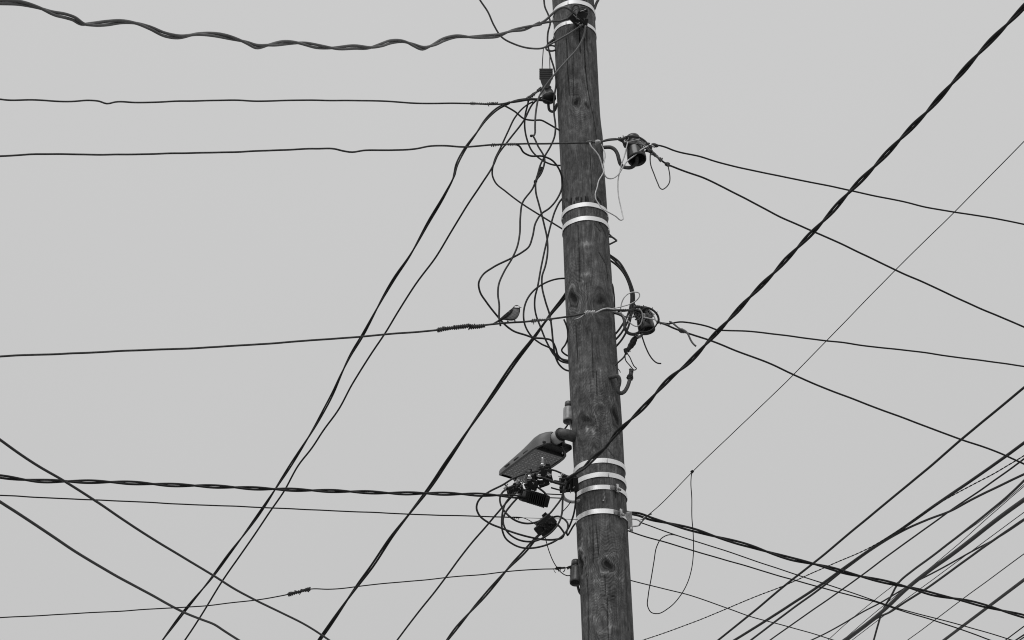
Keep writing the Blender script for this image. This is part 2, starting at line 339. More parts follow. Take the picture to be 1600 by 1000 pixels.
# ragged dark drips above the third band, dark bruises by the right side
for i in range(34):
    px = rk.uniform(881, 945); top = rk.uniform(303, 312) - 6 * math.cos((px - 912) / 34 * 1.4) + 8; ln = rk.uniform(3, 11)
    a0, z0 = pole_sz(px, top); ds = S_ - a0 * .125; dz = z0 - Z_
    dark += 1.3 * np.exp(-(ds / (.0031 * rk.uniform(.7, 1.6))) ** 2) * (1 / (1 + np.exp(-(dz) / .002))) * (1 / (1 + np.exp((dz - ln * .0036) / .002)))
for px, py, w_, h_, st in [(938, 300, 5, 6, .7), (941, 312, 5, 5, .6), (938, 348, 8, 6, .5), (945, 380, 4, 14, .35), (905, 238, 3, 3, .4), (893, 237, 3, 4, .6), (898, 260, 9, 1.5, .4), (905, 30, 16, 9, .35), (942, 545, 10, 3, .2), (935, 560, 4, 3, .4), (895, 600, 8, 12, .15), (955, 725, 10, 10, .2), (961, 906, 8, 8, .3), (972, 945, 5, 6, .3), (978, 945, 1.5, 7, .5), (946, 887, 22, 7, .3), (933, 780, 16, 16, .12), (925, 500, 25, 8, .3)]:
    a0, z0 = pole_sz(px, py); dark += st * np.exp(-(np.abs(S_ - a0 * .125) / (w_ * .0031)) ** 2 - (np.abs(Z_ - z0) / (h_ * .0036)) ** 2) * (0.6 + .4 * np.sin(S_ * 1500 + 3 * np.sin(Z_ * 90)))
Rd = Rr + disp
X = axis_x(Z_) + Rd * np.sin(A_); Y = D0 - Rd * np.cos(A_)
verts = np.stack([X, Y, Z_], -1).reshape(-1, 3)
verts = np.vstack([verts, [[float(axis_x(ZTOP)), D0, ZTOP + .03]]])
i0, k0 = np.meshgrid(np.arange(NZ - 1), np.arange(NA), indexing='ij'); k1 = (k0 + 1) % NA
quads = np.stack([i0 * NA + k0, i0 * NA + k1, (i0 + 1) * NA + k1, (i0 + 1) * NA + k0], -1).reshape(-1, 4)
pole = thing('utility_pole', 'tall weathered wooden utility pole wrapped with pale metal bands, leaning slightly left', 'utility pole', (float(axis_x(0)), D0, 0))
faces = quads.tolist() + [((NZ - 1) * NA + k, (NZ - 1) * NA + (k + 1) % NA, NZ * NA) for k in range(NA)]
shaft = link('wooden_shaft', verts, faces, None, pole); me = shaft.data
for nm, arr in (('gs', gs), ('gz', Z_), ('dark', np.clip(dark, 0, 1.3)), ('light', np.clip(light, 0, 1)), ('ring', ringd)):
    at = me.attributes.new(nm, 'FLOAT', 'POINT'); at.data.foreach_set('value', np.append(arr.reshape(-1), 0).astype(np.float32))
wm = bpy.data.materials.new('weathered_pole_wood'); wm.use_nodes = True; t = wm.node_tree; b = t.nodes['Principled BSDF']; n_ = t.nodes.new; l_ = t.links.new
def at_(nm): a = n_('ShaderNodeAttribute'); a.attribute_name = nm; return a.outputs['Fac']
def ma(op, a, b_=None, c=None):
    x = n_('ShaderNodeMath'); x.operation = op
    for i, v in enumerate((a, b_, c)):
        if v is None: continue
        if isinstance(v, (int, float)): x.inputs[i].default_value = v
        else: l_(v, x.inputs[i])
    return x.outputs[0]
G, ZZ = at_('gs'), at_('gz')
def nse(fs, fz, det=4, rough=.6, off=0.0):
    c = n_('ShaderNodeCombineXYZ'); l_(ma('MULTIPLY', G, fs), c.inputs[0]); l_(ma('MULTIPLY', ZZ, fz), c.inputs[1]); c.inputs[2].default_value = off
    x = n_('ShaderNodeTexNoise'); x.inputs['Scale'].default_value = 1; x.inputs['Detail'].default_value = det; x.inputs['Roughness'].default_value = rough; l_(c.outputs[0], x.inputs['Vector']); return x.outputs[0]
big = nse(11, 4, 4, .55, 3); med = nse(95, 5.5, 4, .6, 7); fine = nse(420, 16, 3, .7, 11); blot = nse(34, 18, 5, .68, 20); speck = nse(190, 110, 4, .7, 44)
flow = nse(14, 3.2, 3, .5, 31)
growth = ma('SINE', ma('ADD', ma('MULTIPLY', G, 560), ma('MULTIPLY', flow, 34)))
v = ma('ADD', ma('MULTIPLY', ma('SUBTRACT', big, .5), 2.6), ma('MULTIPLY', ma('SUBTRACT', med, .5), 3.2))
v = ma('ADD', v, ma('MULTIPLY', ma('SUBTRACT', fine, .5), 2.2)); v = ma('ADD', v, ma('MULTIPLY', ma('SUBTRACT', blot, .5), 4.8))
v = ma('ADD', v, ma('MULTIPLY', ma('SUBTRACT', speck, .5), 1.6))
v = ma('ADD', v, ma('MULTIPLY', growth, .16)); v = ma('ADD', v, ma('MULTIPLY', at_('ring'), .8))
v = ma('ADD', v, ma('MULTIPLY', at_('light'), ma('MULTIPLY_ADD', speck, 5.0, .3))); v = ma('POWER', 1.82, v)
v = ma('MULTIPLY', v, 0.095); v = ma('MULTIPLY', v, ma('SUBTRACT', 1.0, ma('MINIMUM', .9, ma('MULTIPLY', at_('dark'), ma('MULTIPLY_ADD', speck, 2.2, -.25)))))
v = ma('MINIMUM', ma('MAXIMUM', v, .012), .42)
l_(v, b.inputs['Base Color']); b.inputs['Roughness'].default_value = .85; b.inputs['Specular IOR Level'].default_value = .25
bp = n_('ShaderNodeBump'); bp.inputs['Strength'].default_value = .8; bp.inputs['Distance'].default_value = .003
l_(ma('ADD', ma('ADD', fine, med), ma('MULTIPLY', at_('ring'), .3)), bp.inputs['Height']); l_(bp.outputs[0], b.inputs['Normal'])
me.materials.clear(); me.materials.append(wm)

# ---- steel bands, each a thin hoop with its own overlap or buckle
def hoop(px, ytop, ybot, tiltx=0.0, tilty=0.0, buckle=None, lap=None, m='band'):
    """front centre of the band between rows ytop and ybot at column px"""
    p0, p1 = on_pole(px, ytop, .003), on_pole(px, ybot, .003); zt, zb = p0[2], p1[2]; n = 96; mb = MB()
    for r_off in (.0030, .0048):
        for zc in (zb, zt):
            for k in range(n):
                a = 2 * math.pi * k / n; z = zc + tiltx * math.sin(a) + tilty * math.cos(a); r = float(radius(z)) + r_off + .0008 * math.sin(a * 7 + px)
                mb.v.append((float(axis_x(z)) + r * math.sin(a), D0 - r * math.cos(a), z))
    for k in range(n):
        k2 = (k + 1) % n
        mb.f += [(2*n+k, 2*n+k2, 3*n+k2, 3*n+k), (k2, k, n+k, n+k2), (n+k, 3*n+k, 3*n+k2, n+k2), (k, k2, 2*n+k2, 2*n+k)]
    o = mb.build('steel_band', M[m], pole, False)
    def patch(name, pxa, w_, h_, out, m, dz=0.0, thick=.002):
        a, z = pole_sz(pxa, (ytop + ybot) / 2); z = (zt + zb) / 2 + tiltx * math.sin(a) + tilty * (math.cos(a)) + dz
        c = np.array([float(axis_x(z)), D0, z]); r = float(radius(z)) + out; rad = np.array([math.sin(a), -math.cos(a), 0]); tg = np.array([math.cos(a), math.sin(a), 0])
        return MB().box(c + rad * r, [tg, np.array([0, 0, 1.]), rad], (w_, h_, thick), .2).build(name, m, o)
    H = zt - zb
    if lap: patch('overlap_seam', lap, .004, H * 1.02, .0056, M['galv'])
    if buckle:
        patch('buckle', buckle, .013, H * 1.9, .009, M['galv'], thick=.007); patch('buckle_slot', buckle - 2.2, .004, H * 1.3, .0125, M['buckle'], 0, .004); patch('buckle_lip', buckle + 1.5, .020, H * .42, .0138, M['buckle'], -H * .25, .006)
        patch('band_tail', buckle - 6, .03, H * .92, .0066, M['buckle'], 0, .0018)
    return o
hoop(907, 3.6, 9.4, .004, .012, lap=888); hoop(905, 33.5, 38.5, -.004, .006, lap=885)
hoop(912, 316.3, 322.6, .004, 0); hoop(913.5, 337.6, 344, .006, 0)
hoop(937, 716, 723, .006, 0, lap=948); hoop(938, 737.8, 745, .006, 0, lap=950); hoop(940, 757.5, 764.3, .004, 0, buckle=963, m='band2'); hoop(941, 794.6, 801.9, .0, 0, buckle=968, m='band2')
# nail driven in the wood between the bands
MB().tube([on_pole(942.5, 782, 0), on_pole(942.5, 782, .012)], .003, 8).build('nail', M['chrome'], pole)

# ------------------------------------------------------------------ right bracket with ring
br = thing('guy_bracket', 'pale galvanised bracket with a ring eye on the right edge of the pole', 'bracket', P(984, 815, -.03))
MB().box(P(983.8, 813, -.03), frame(3, 35), (8.5*.0031, 24*.0034, .010), .3).build('plate', M['galv'], br, False)
MB().box(P(980, 806, -.055), frame(-12, 45), (8*.0031, 9*.0034, .006), .3).build('clip', M['galv'], br, False)
MB().tube([P(986, 824, -.03), P(986.5, 830, -.03)], .0085, 10).tube([P(986.3, 828, -.03), P(986.5, 831, -.03)], .006, 8).build('bolt', M['galv'], br)
MB().tube(path3([(987, 810.6), (992, 811), (997, 812.4), (1001, 816.5), (998.5, 820.5), (993, 822), (987, 822.5)], -.03, 0, 1.5), .0042, 8).build('eye', M['galv'], br)
# small triangular strap bracket
b2 = MB()
for pl in ([(949, 363), (956, 370), (964, 376)], [(950, 370), (956, 370.5), (963.5, 376)], [(964, 376), (957, 379.5), (950, 383)]): b2.tube(path3(pl, .01, 0, 2), .0045, 6)
tag(b2.build('strap_bracket', M['iron']), 'small triangular metal bracket sticking out right of the pole under the upper pair of bands', 'bracket')
tag(MB().tube(path3([(938, -14), (934.5, 0), (931.5, 6), (929, 13), (925, 20)], -.03, 0, 2), .0075, 8).build('iron_bracket', M['iron']), 'dark iron strap slanting off the top right edge of the pole', 'bracket')

# ------------------------------------------------------------------ insulators
def bell(rt, rb, h, grooves=True):
    """profile of a pin insulator from crown (0) to open skirt (h), then up inside"""
    p = [(0.001, 0), (rt * .55, .01 * h), (rt * .85, .06 * h), (rt * .95, .14 * h)]
    if grooves: p += [(rt * .9, .18 * h), (rt * .68, .22 * h), (rt * .66, .30 * h), (rt * .9, .35 * h), (rt, .40 * h)]
    p += [(rt + (rb - rt) * .35, .5 * h), (rt + (rb - rt) * .8, .75 * h), (rb, .94 * h), (rb * .97, h), (rb * .88, h * .99), (rb * .78, h * .8), (rb * .5, h * .6), (.001, h * .55)]
    return p
def barrel(rk_, rb, h):
    return [(.001, 0), (rk_ * .7, 0), (rk_ * .97, .04 * h), (rk_, .09 * h), (rk_ * .98, .16 * h), (rk_ * .7, .20 * h), (rk_ * .7, .27 * h), (rb * .85, .29 * h), (rb * .98, .34 * h), (rb, .42 * h), (rb, .86 * h), (rb * 1.02, .93 * h), (rb * .98, h), (rb * .86, h), (rb * .8, .9 * h), (rb * .5, .7 * h), (.001, .68 * h)]
def insulator(label, top, bot, dy, rt, rb, m, hook, hw, tilt=0.0, hookm='iron', grooves=True, hook_dy=None, sides=28):
    a, c = P(*top, dy), P(*bot, dy + tilt); s = PX(*top, dy); h = np.linalg.norm(c - a)
    t_ = thing('insulator', label, 'insulator', a)
    MB().lathe(a, c - a, bell(rt * s, rb * s, h) if grooves else barrel(rt * s, rb * s, h), sides).build('ceramic_body', M[m], t_)
    if not grooves: MB().lathe(a - (c - a) * .03, c - a, [(.001, 0), (rt * .8 * s, 0), (rt * 1.08 * s, .03 * h), (rt * 1.1 * s, .2 * h), (rt * .7 * s, .24 * h), (.001, .24 * h)], 20).build('crown', M['ceram_g'], t_)
    if hook: MB().tube(path3(hook, dy if hook_dy is None else hook_dy, 0, 2), hw / 2 * s, 10).build('hook', M[hookm], t_)
    return t_
insulator('dark brown bell insulator on a curved iron hook, upper right of the pole', (988, 213), (995.5, 250), -.06, 12.5, 15, 'ceram_d',
          [(936, 231.5), (948, 230), (954, 230.2), (960, 233.3), (964.5, 240), (967, 249), (969.3, 256), (973.5, 260.3), (980, 262), (986, 261.6), (991, 258.5), (994.5, 254), (995, 244)], 6.0, -.03, hook_dy=[-.02, -.05, -.08])
i2 = insulator('dark bell insulator tangled in wire, right of the pole at the height of the bird', (1003, 481.5), (1011, 517), -.06, 12, 13.5, 'ceram_d',
          [(954, 488), (966, 490), (973, 494), (975.5, 500), (976, 508), (977, 514), (980, 519), (986, 522), (993, 522), (1000, 518.5), (1005, 513), (1007, 505)], 5.2, .0, hook_dy=[-.02, -.05, -.06])
insulator('pale insulator with dark skirt on a hook at the upper left of the pole', (852, 136), (858.5, 156), .0, 9.5, 11, 'ceram_l',
          [(874, 166), (870, 163), (868.5, 168), (867, 172), (863, 174.5), (858.5, 172), (857, 165), (857.5, 152)], 4.2, .0)
MB().lathe(P(857, 150.5, -.002), P(860, 162, 0) - P(857, 150.5, 0), [(10.5*.0033, 0), (11.6*.0033, .006), (11*.0033, .022), (7*.0033, .036), (.002, .04)], 24).build('dark_skirt', M['plastic'], bpy.data.objects['insulator.002'])
i3 = insulator('light grey insulator with knobbed top on the left of the pole above the lamp arm', (888.5, 629.5), (888, 659), .0, 5.6, 8.4, 'ceram_l',
          [(889.5, 652), (891.5, 662), (893.5, 672), (894.5, 682), (899, 692)], 4.5, -.02, hookm='galv', grooves=False)
MB().lathe(P(888.4, 635.4, .0), P(888.3, 637, 0) - P(888.4, 635.4, 0), [(.001, 0), (5.7 * .0031, 0), (5.9 * .0031, .005), (5.5 * .0031, .011), (.001, .011)], 20).build('neck_groove', M['plastic'], i3)
insulator('grey stained insulator low on the left edge of the pole with wire round its neck', (900, 877.5), (899, 911), .02, 6.8, 9.0, 'ceram_g',
          [(900, 905), (903, 917), (906, 926), (912, 932)], 4.2, -.03, grooves=False)

# bare hook low right
hk = thing('pole_hook', 'empty curved iron hook screwed into the right side of the pole', 'hook', on_pole(951, 590))
pp = np.vstack([path3([(946, 591), (952, 590), (960, 588.3)], [(0, -.08), (1, -.125)], 0, 2), path3([(963, 587.5), (966, 588.8), (967.8, 593), (967.5, 600), (965.7, 607), (966.2, 612), (970, 614.6), (975, 612.3), (980, 605), (983.5, 595), (985.5, 586), (987, 578)], [(0, -.128), (.4, -.10), (1, -.08)], 0, 2)])
MB().tube(pp, 3.1 * .0031, 10).build('shank', M['iron'], hk)
coil('torn_wrapping', [(983.5, 593), (985.5, 585), (987, 577)], -.08, 3.6, 2.4, 3.2, 'rope', hk, 8)

# top left eye hook
eh = thing('eye_hook', 'iron eye hook at the top left of the pole holding the ribbed clamp', 'hook', P(862, 75, -.02))
MB().tube(np.array([P(861.3 + 8.2 * math.cos(a), 75.4 + 4.3 * math.sin(a), -.02 - .012 * math.sin(a)) for a in np.linspace(0, 2 * math.pi, 28)]), 1.5 * .0033, 8).build('eye', M['iron'], eh)
MB().tube(path3([(854, 73), (859, 67), (865, 62), (872, 58)], [-.02, .0], 0, 2), 2.2 * .0033, 8).build('shank', M['iron'], eh)
# eye strap behind lower clamp
tag(MB().tube(path3([(879, 772), (881, 778), (886, 782), (893, 784), (901, 783.5), (908, 781)], -.06, 0, 2), 2.6 * .0031, 8).build('eye_strap', M['galv']), 'dull curved steel strap holding the lower black clamp to the pole', 'strap')

# ------------------------------------------------------------------ clamps and connectors
U = .00315
def block(mb, x, y, dy, w_, h_, d_, rot=0, yaw=0, pitch=0, bev=.15):
    mb.box(P(x, y, dy), frame(rot, yaw, pitch), (w_ * U, h_ * U, d_ * U), bev); return mb
def bolt(parent, x, y, dy, h_=9, r=1.6, tilt=(0, 0), m='chrome'):
    a = P(x, y, dy); up = UV + RV * tilt[0] + FV * tilt[1]; mb = MB()
    mb.lathe(a, up, [(.001, 0), (4 * U, 0), (4 * U, 1.0 * U), (2.7 * U, 1.2 * U), (2.7 * U, 3.2 * U), (r * U, 3.8 * U), (r * U, h_ * U), (r * .6 * U, (h_ + .6) * U), (.001, (h_ + .6) * U)], 6)
    return mb.build('bolt', M[m], parent, False)
# ribbed wedge clamp, upper left
rc = thing('wedge_clamp', 'black ribbed wedge clamp hung by two thin bails beside the top left of the pole', 'clamp', P(853, 116, -.03))
mb = MB(); sx = .0034
body = [(843.5, 107, 863, 107), (844, 124.5, 862.5, 124.5), (846, 131, 860, 131), (849.5, 138, 856, 138)]
for x0, y0, x1, y1 in body:
    for dd in (-.05, -.012): mb.v += [P(x0, y0, dd), P(x1, y1, dd)]
for i in range(3):
    a = i * 4; mb.f += [(a, a+1, a+5, a+4), (a+2, a+6, a+7, a+3), (a, a+4, a+6, a+2), (a+1, a+3, a+7, a+5)]
mb.f += [(0, 2, 3, 1), (12, 13, 15, 14)]; mb.build('wedge_body', M['plastic'], rc, False)
for k in range(6): MB().box(P(853.2, 108.5 + k * 2.9, -.031), frame(), (20.6 * sx, 1.5 * sx, .045), .2).build('rib', M['plastic'], rc, False)
for pl in ([(849, 76), (848, 90), (847, 108)], [(859.5, 78), (859, 94), (859.3, 108)]): MB().tube(path3(pl, -.03, 0, 3), .8 * sx, 6).build('bail', M['thin'], rc)
# top clamp on the pole front
tcl = thing('anchor_clamp', 'black anchor clamp strapped on the pole front between the two topmost bands', 'clamp', P(905, 30, -.16))
mb = MB(); block(mb, 900, 31.5, -.165, 26, 13, 12, -42, 10); block(mb, 897, 26, -.16, 12, 9, 14, -42); mb.build('wedge_body', M['plastic'], tcl, False)
mb = MB(); block(mb, 909, 27, -.15, 17, 20, 11, -24, -10); block(mb, 914, 36, -.15, 9, 15, 10, -8); block(mb, 911, 17.5, -.15, 15, 6, 10, 6); mb.build('clamp_body', M['plastic'], tcl, False)
MB().tube(path3([(895, 20), (894.5, 12), (898, 8.3), (903, 9), (905, 14), (904.8, 18)], -.185, 0, 1), .0042, 7).build('bail', M['iron'], tcl)
MB().tube(path3([(895, 19), (898, 15.5), (904, 12.8), (911, 11.2), (918, 12)], -.19, 0, 2), .0034, 6).build('wire_end', M['grey_cable'], tcl)
MB().tube(path3([(896, 23), (900, 27), (905.5, 31)], -.2, 0, 2), .003, 6).build('wire_end', M['grey_cable'], tcl)
MB().tube(path3([(904, 13), (905, 17.3), (911, 16.5), (916, 14)], -.19, 0, 2), .0026, 6).build('wire_end', M['galv'], tcl)
# lower clamp
lc = thing('anchor_clamp', 'black anchor clamp against the left of the pole beside the second lowest pair of bands', 'clamp', P(889, 756, -.12))
mb = MB(); block(mb, 889, 757, -.12, 26, 22, 16, 4, 12); block(mb, 883, 751, -.13, 12, 17, 12, -14); block(mb, 895, 746, -.13, 12, 8, 14, 28); block(mb, 879, 765, -.11, 9, 10, 10, 6); mb.build('clamp_body', M['plastic'], lc, False)
for k in range(4): MB().box(P(880 + k * 5.2, 757, -.15), frame(4, 12), (1.3 * U, 19 * U, 4 * U), .2).build('rib', M['plastic'], lc, False)
MB().tube(path3([(878, 744), (876.5, 741), (878.5, 743.5 - 4), (881.5, 744.5), (880, 748), (877.5, 747)], -.15, 0, 1), .0022, 6).build('split_ring', M['galv'], lc)
MB().tube(path3([(887, 744), (884, 752), (881, 760), (880, 767)], -.155, 0, 2), .0033, 6).build('wire_end', M['grey_cable'], lc)
# ribbed tension clamp
k4 = thing('tension_clamp', 'black finned tension clamp at the end of the twisted cable under the lamp', 'clamp', P(836, 778, -.16))
mb = MB(); block(mb, 836, 778, -.16, 40, 17, 15, -15, 15); block(mb, 848, 783, -.16, 17, 15, 11, -15, 15); block(mb, 821, 774.5, -.175, 13, 18, 13, -15, 28); mb.build('clamp_body', M['plastic'], k4, False)
for k in range(9): MB().box(P(825 + k * 3.1, 775.2 + k * .95, -.18), frame(-13, 15), (1.1 * U, 19.5 * U, 15 * U), .2).build('fin', M['plastic'], k4, False)
MB().box(P(819, 772.5, -.205), frame(-15, 28), (4.5 * U, 9 * U, 2 * U), .2).build('end_plate', M['lampbody'], k4, False)
for pl in ([(850, 771.5), (864, 772.3), (879, 773)], [(851, 777.5), (864, 777.9), (880, 778.6)]): MB().tube(path3(pl, -.12, 0, 4), .0028, 6).build('bail', M['iron'], k4)
MB().tube(path3([(838, 760), (845, 765), (851, 770), (853.5, 774), (852, 778)], -.17, 0, 2), .005, 8).build('bail_arm', M['plastic'], k4)
# piercing connectors
def connector(label, x, y, dy, blocks, bolts, extra=()):
    c = thing('cable_connector', label, 'connector', P(x, y, dy)); mb = MB()
    for q in blocks: block(mb, *q)
    mb.build('connector_body', M['plastic'], c, False)
    for q in bolts: bolt(c, *q)
    for pl, d_, r_, m_ in extra: MB().tube(path3(pl, d_, 0, 2), r_, 6).build('wire_end', M[m_], c)
    return c
connector('black connector with a tall bright bolt standing up in front of the lamp lens', 850, 740, -.16,
          [(850, 733, -.16, 19, 9, 12, 4, 20), (853, 742, -.16, 15, 18, 12, -6, 10), (847, 738, -.18, 9, 14, 9, 12), (849, 753, -.16, 15, 14, 11, 20, -10), (856, 727, -.16, 7, 5, 8, -10), (861, 748, -.15, 5, 12, 8, 15)],
          [(847.5, 727.5, -.18, 11.5, 1.7, (.02, -.1)), (857, 743, -.18, 2, 1.2, (.9, -.2), 'galv')],
          [([(840, 749), (844, 750), (848, 749.5)], -.21, .0035, 'chrome'), ([(838, 742), (842, 738), (845, 736)], -.21, .003, 'iron')])
connector('black connector with a bright nut, second from the left in the cluster under the lamp', 828, 752, -.18,
          [(829, 751, -.17, 13, 15, 12, 10, 15), (834, 758, -.16, 12, 15, 11, -20, -10), (826, 760, -.16, 11, 12, 10, 24), (829, 736.5, -.16, 4.5, 7, 4, 10), (838, 745, -.16, 10, 9, 9, -25)],
          [(827.5, 747.5, -.215, 5, 2.4, (-.1, -.3)), (842, 744.5, -.2, 3, 2, (.2, -.2), 'galv')],
          [([(828.5, 735), (825, 740), (820, 742.5)], -.2, .0032, 'grey_cable'), ([(822, 740), (818, 751), (813, 761)], -.22, .0033, 'grey_cable'), ([(815, 750), (816.5, 753), (819, 751.5), (821, 754)], -.2, .0025, 'galv')])
connector('leftmost black connector of the cluster under the lamp with short wire ends', 803, 763, -.17,
          [(801, 764, -.17, 17, 10, 11, 16, 20), (809, 758, -.17, 11, 12, 10, 38), (798, 768, -.16, 10, 8, 9, -10), (813, 766, -.16, 11, 10, 10, 25)],
          [(808, 755, -.2, 6, 3.4, (.55, -.4), 'galv'), (790.5, 764, -.17, 2, 1.2, (-1, 0), 'galv')],
          [([(800.5, 746), (803.5, 749.5), (806, 753)], -.19, .005, 'iron'), ([(789, 757.5), (791.5, 759.5), (793, 762)], -.17, .0036, 'iron')])
k5 = connector('black knobbly connector block inside the lowest cable loops left of the pole', 853, 821, -.14,
          [(854, 820, -.14, 25, 24, 14, 38, 10), (852, 806, -.14, 8, 8, 10, 40), (843, 828, -.14, 12, 14, 12, 38), (861, 815, -.15, 14, 12, 12, 38), (838.5, 828, -.14, 6, 3.5, 5, 38), (850, 834, -.14, 8, 7, 8, 30)], [])
mb = MB(); rq = random.Random(5)
for k in range(26):
    a, b_ = rq.uniform(-9, 9), rq.uniform(-9, 9); block(mb, 854 + a * .78 + b_ * .6, 820 - b_ * .78 + a * .6, -.165, 3, 2.2, 4, 38 + rq.uniform(-20, 20), rq.uniform(-20, 20))
o = mb.build('moulded_knobs', M['plastic'], k5, False); o['kind'] = 'stuff'

# ------------------------------------------------------------------ street lamp
z0 = P(885, 691)[2]; d_ = np.array([-.5452, .8383, 0]); v_ = np.array([.8383, .5452, 0]); u_ = np.array([0, 0, 1.])
O = np.array([.181, 11.017, z0 - .050])
lamp = thing('street_lamp', 'grey flat street lamp head on a short pipe arm, pointing left from the pole', 'street lamp', O)
SU = .905
def LP(u, v, w_): return O + d_ * (u * SU) + v_ * (v * .94) + u_ * w_
prof = [(-.062, .036, .022, .086), (-.056, .052, .018, .089), (-.040, .074, .010, .090), (-.015, .092, .003, .089), (.015, .0985, 0, .085), (.06, .0995, -.002, .073), (.13, .0985, -.002, .059), (.22, .0965, -.002, .049), (.30, .0945, -.002, .041), (.345, .091, -.001, .036), (.362, .084, .002, .030), (.370, .072, .006, .024)]
mb = MB(); n = 20
for (u, bw_, lo, hi) in prof:
    for k in range(n + 1):
        a = math.pi * k / n; cx_ = -math.copysign(abs(math.cos(a)) ** .55, math.cos(a)); sz_ = math.sin(a) ** .7
        mb.v.append(LP(u, bw_ * cx_, lo + (.016 if k in (0, n) else .016) * min(1, sz_ * 9) + max(0, (hi - lo - .016)) * sz_))
for i in range(len(prof) - 1):
    for k in range(n): a = i * (n + 1) + k; mb.f.append((a, a + n + 1, a + n + 2, a + 1))
# flat rim underneath with an opening for the lens plate
B0 = len(mb.v)
for (u, bw_, lo, hi) in prof: mb.v += [LP(u, -bw_, lo), LP(u, -bw_ + .014, lo), LP(u, bw_ - .014, lo), LP(u, bw_, lo)]
for i in range(len(prof) - 1):
    a = B0 + i * 4; mb.f += [(a, a + 1, a + 5, a + 4), (a + 2, a + 3, a + 7, a + 6)]
m_ = len(prof) - 1
mb.f += [tuple(range(m_ * (n + 1), m_ * (n + 1) + n + 1)), (B0 + m_ * 4 - 4 + 1, B0 + m_ * 4 - 4 + 2, B0 + m_ * 4 + 2, B0 + m_ * 4 + 1)]
mb.build('housing', M['lampbody'], lamp)
mb = MB(); mb.box(LP(.172, 0, .004), [d_, v_, u_], (.335 * SU, .158, .006), .1); mb.build('lens_plate', M['lens'], lamp, False)
MB().box(LP(-.022, 0, .022), [d_, v_, u_], (.055, .135, .010), .1).build('recess', M['lampdark'], lamp, False)
MB().box(LP(.003, 0, .014), [d_, v_, u_], (.006, .165, .026), .1).build('recess_wall', M['lampdark'], lamp, False)
mb = MB()
for i in range(17):
    for j in range(8):
        if i == 8 or (i + j * 3) % 17 == 0: continue
        mb.sphere(LP(.026 + i * .0182, -.070 + j * .0198 + .003 * (i % 2), .0005), (.0052, .0052, .0036), [d_, v_, u_], 4)
o = mb.build('led_lenses', M['led'], lamp); o['kind'] = 'stuff'
for u in (.06, .15, .24): MB().box(LP(u + .02, -.0985, .012), [d_, v_, u_], (.04, .0035, .0045), .1).build('slot', M['lampdark'], lamp, False)
neck = LP(-.105, 0, .052); MB().tube([LP(-.108, 0, .056), LP(-.104, 0, .056), LP(-.08, 0, .056), LP(-.03, 0, .056)], [.029, .0315, .0315, .031], 28).build('collar', M['collar'], lamp)
MB().tube([LP(-.116, 0, .056), LP(-.107, 0, .056)], .0335, 28).build('gasket', M['plastic'], lamp)
st = LP(-.118, 0, .056)
c1 = st - d_ * .03; c1 = c1 + np.array([.02, .03, 0]); pend = np.array([float(axis_x(st[2])) - .06, D0 + .01, st[2] + .004]); mid = [(1-t)**2 * st + 2*(1-t)*t*c1 + t*t*pend for t in np.linspace(0, 1, 12)]
MB().tube([LP(-.105, 0, .056)] + mid, .0272, 24).build('arm_pipe', M['pipe'], lamp)
MB().box(LP(-.045, .070, .028), [d_, v_, u_], (.05, .045, .03), .5).build('latch', M['lampdark'], lamp)
MB().tube([LP(-.02, .066, .006), LP(-.02, .066, .03)], .004, 8).build('bolt', M['chrome'], lamp)

# ------------------------------------------------------------------ long cables
T1 = [(0,3),(30,4.5),(60,12),(84,21),(103,25),(115,29),(129,37.5),(144,38),(168,36),(189,34),(210,36),(234,43.5),(258,54),(279,57.6),(309,53.4),(339,54.6),(369,61.5),(387,67.5),(400,72.5),(421,70.5),(445,66.8),(475,68.4),(499,73),(523,75.4),(553,73.5),(580,74.4),(595,70.5),(610,65.5),(631,65),(646,70.5),(661,75.4),(676,70.8),(694,61.7),(712,57),(736,58),(760,57),(778,55.5),(799,48.5),(820,44.4),(844,36.6)]
twisted('twisted_cable', 'grey wavy twisted pair cable running from the top clamp out to the upper left corner', T1[::-1], 3.8, [-.16, -3.4], 122, 'grey_cable', 'e', 0, 1.2, gap=1.03, wobble=1.6,
        ends=([(844,36.6),(853,31),(862,22.5),(873,14),(882,11.3),(889,14),(896,21)], [(844,36.6),(856,34.5),(866,33),(876,32.5),(885,29.5),(893,29)]))
wire('bare_wire', 'upper of the two level bare wires left of the pole, bound near the pale insulator', [(0,155),(8,156),(50,156),(70,157),(112,159),(140,157),(155,158),(167,161.5),(180,159),(210,160),(240,160),(285,158),(340,157),(375,156.5),(400,158),(440,157),(480,157),(560,157),(600,158),(625,160),(660,161.5),(730,161.5),(784,162),(802,158.8),(826,155.6),(850,156.6),(866,161)][::-1], 2.7, [0, -.9], 'wire', 'e', .25, 'wire')
w2 = bpy.data.objects['bare_wire']; coil('binding', [(735,161.5),(755,162),(778,161.5)], -.12, 1.9, 1.5, 3.6, 'tie', w2, 5)
coil('binding', [(823,157),(830,150),(838,144),(846,138.5)], -.03, 2.6, 1.9, 3.2, 'tie', w2, 8, 1.8)
W3 = wire('bare_wire', 'lower of the two level bare wires, crossing the pole front to the upper right insulator', [(0,244),(75,241),(200,241.5),(300,239),(350,237.5),(400,236.4),(445,234.6),(493,232),(523,232.5),(535,235.5),(550,237.6),(568,235),(616,235),(652,232.5),(670,228.6),(694,227.4),(730,229),(769,226.5),(820,225),(874,224),(895,223.5),(921,222.4),(937,221.3),(950,219.2),(968,217.5),(978,216)][::-1], 2.9, [(0,-.17),(.12,-.17),(1,-1.0)], 'wire', 'e', .25, 'wire')
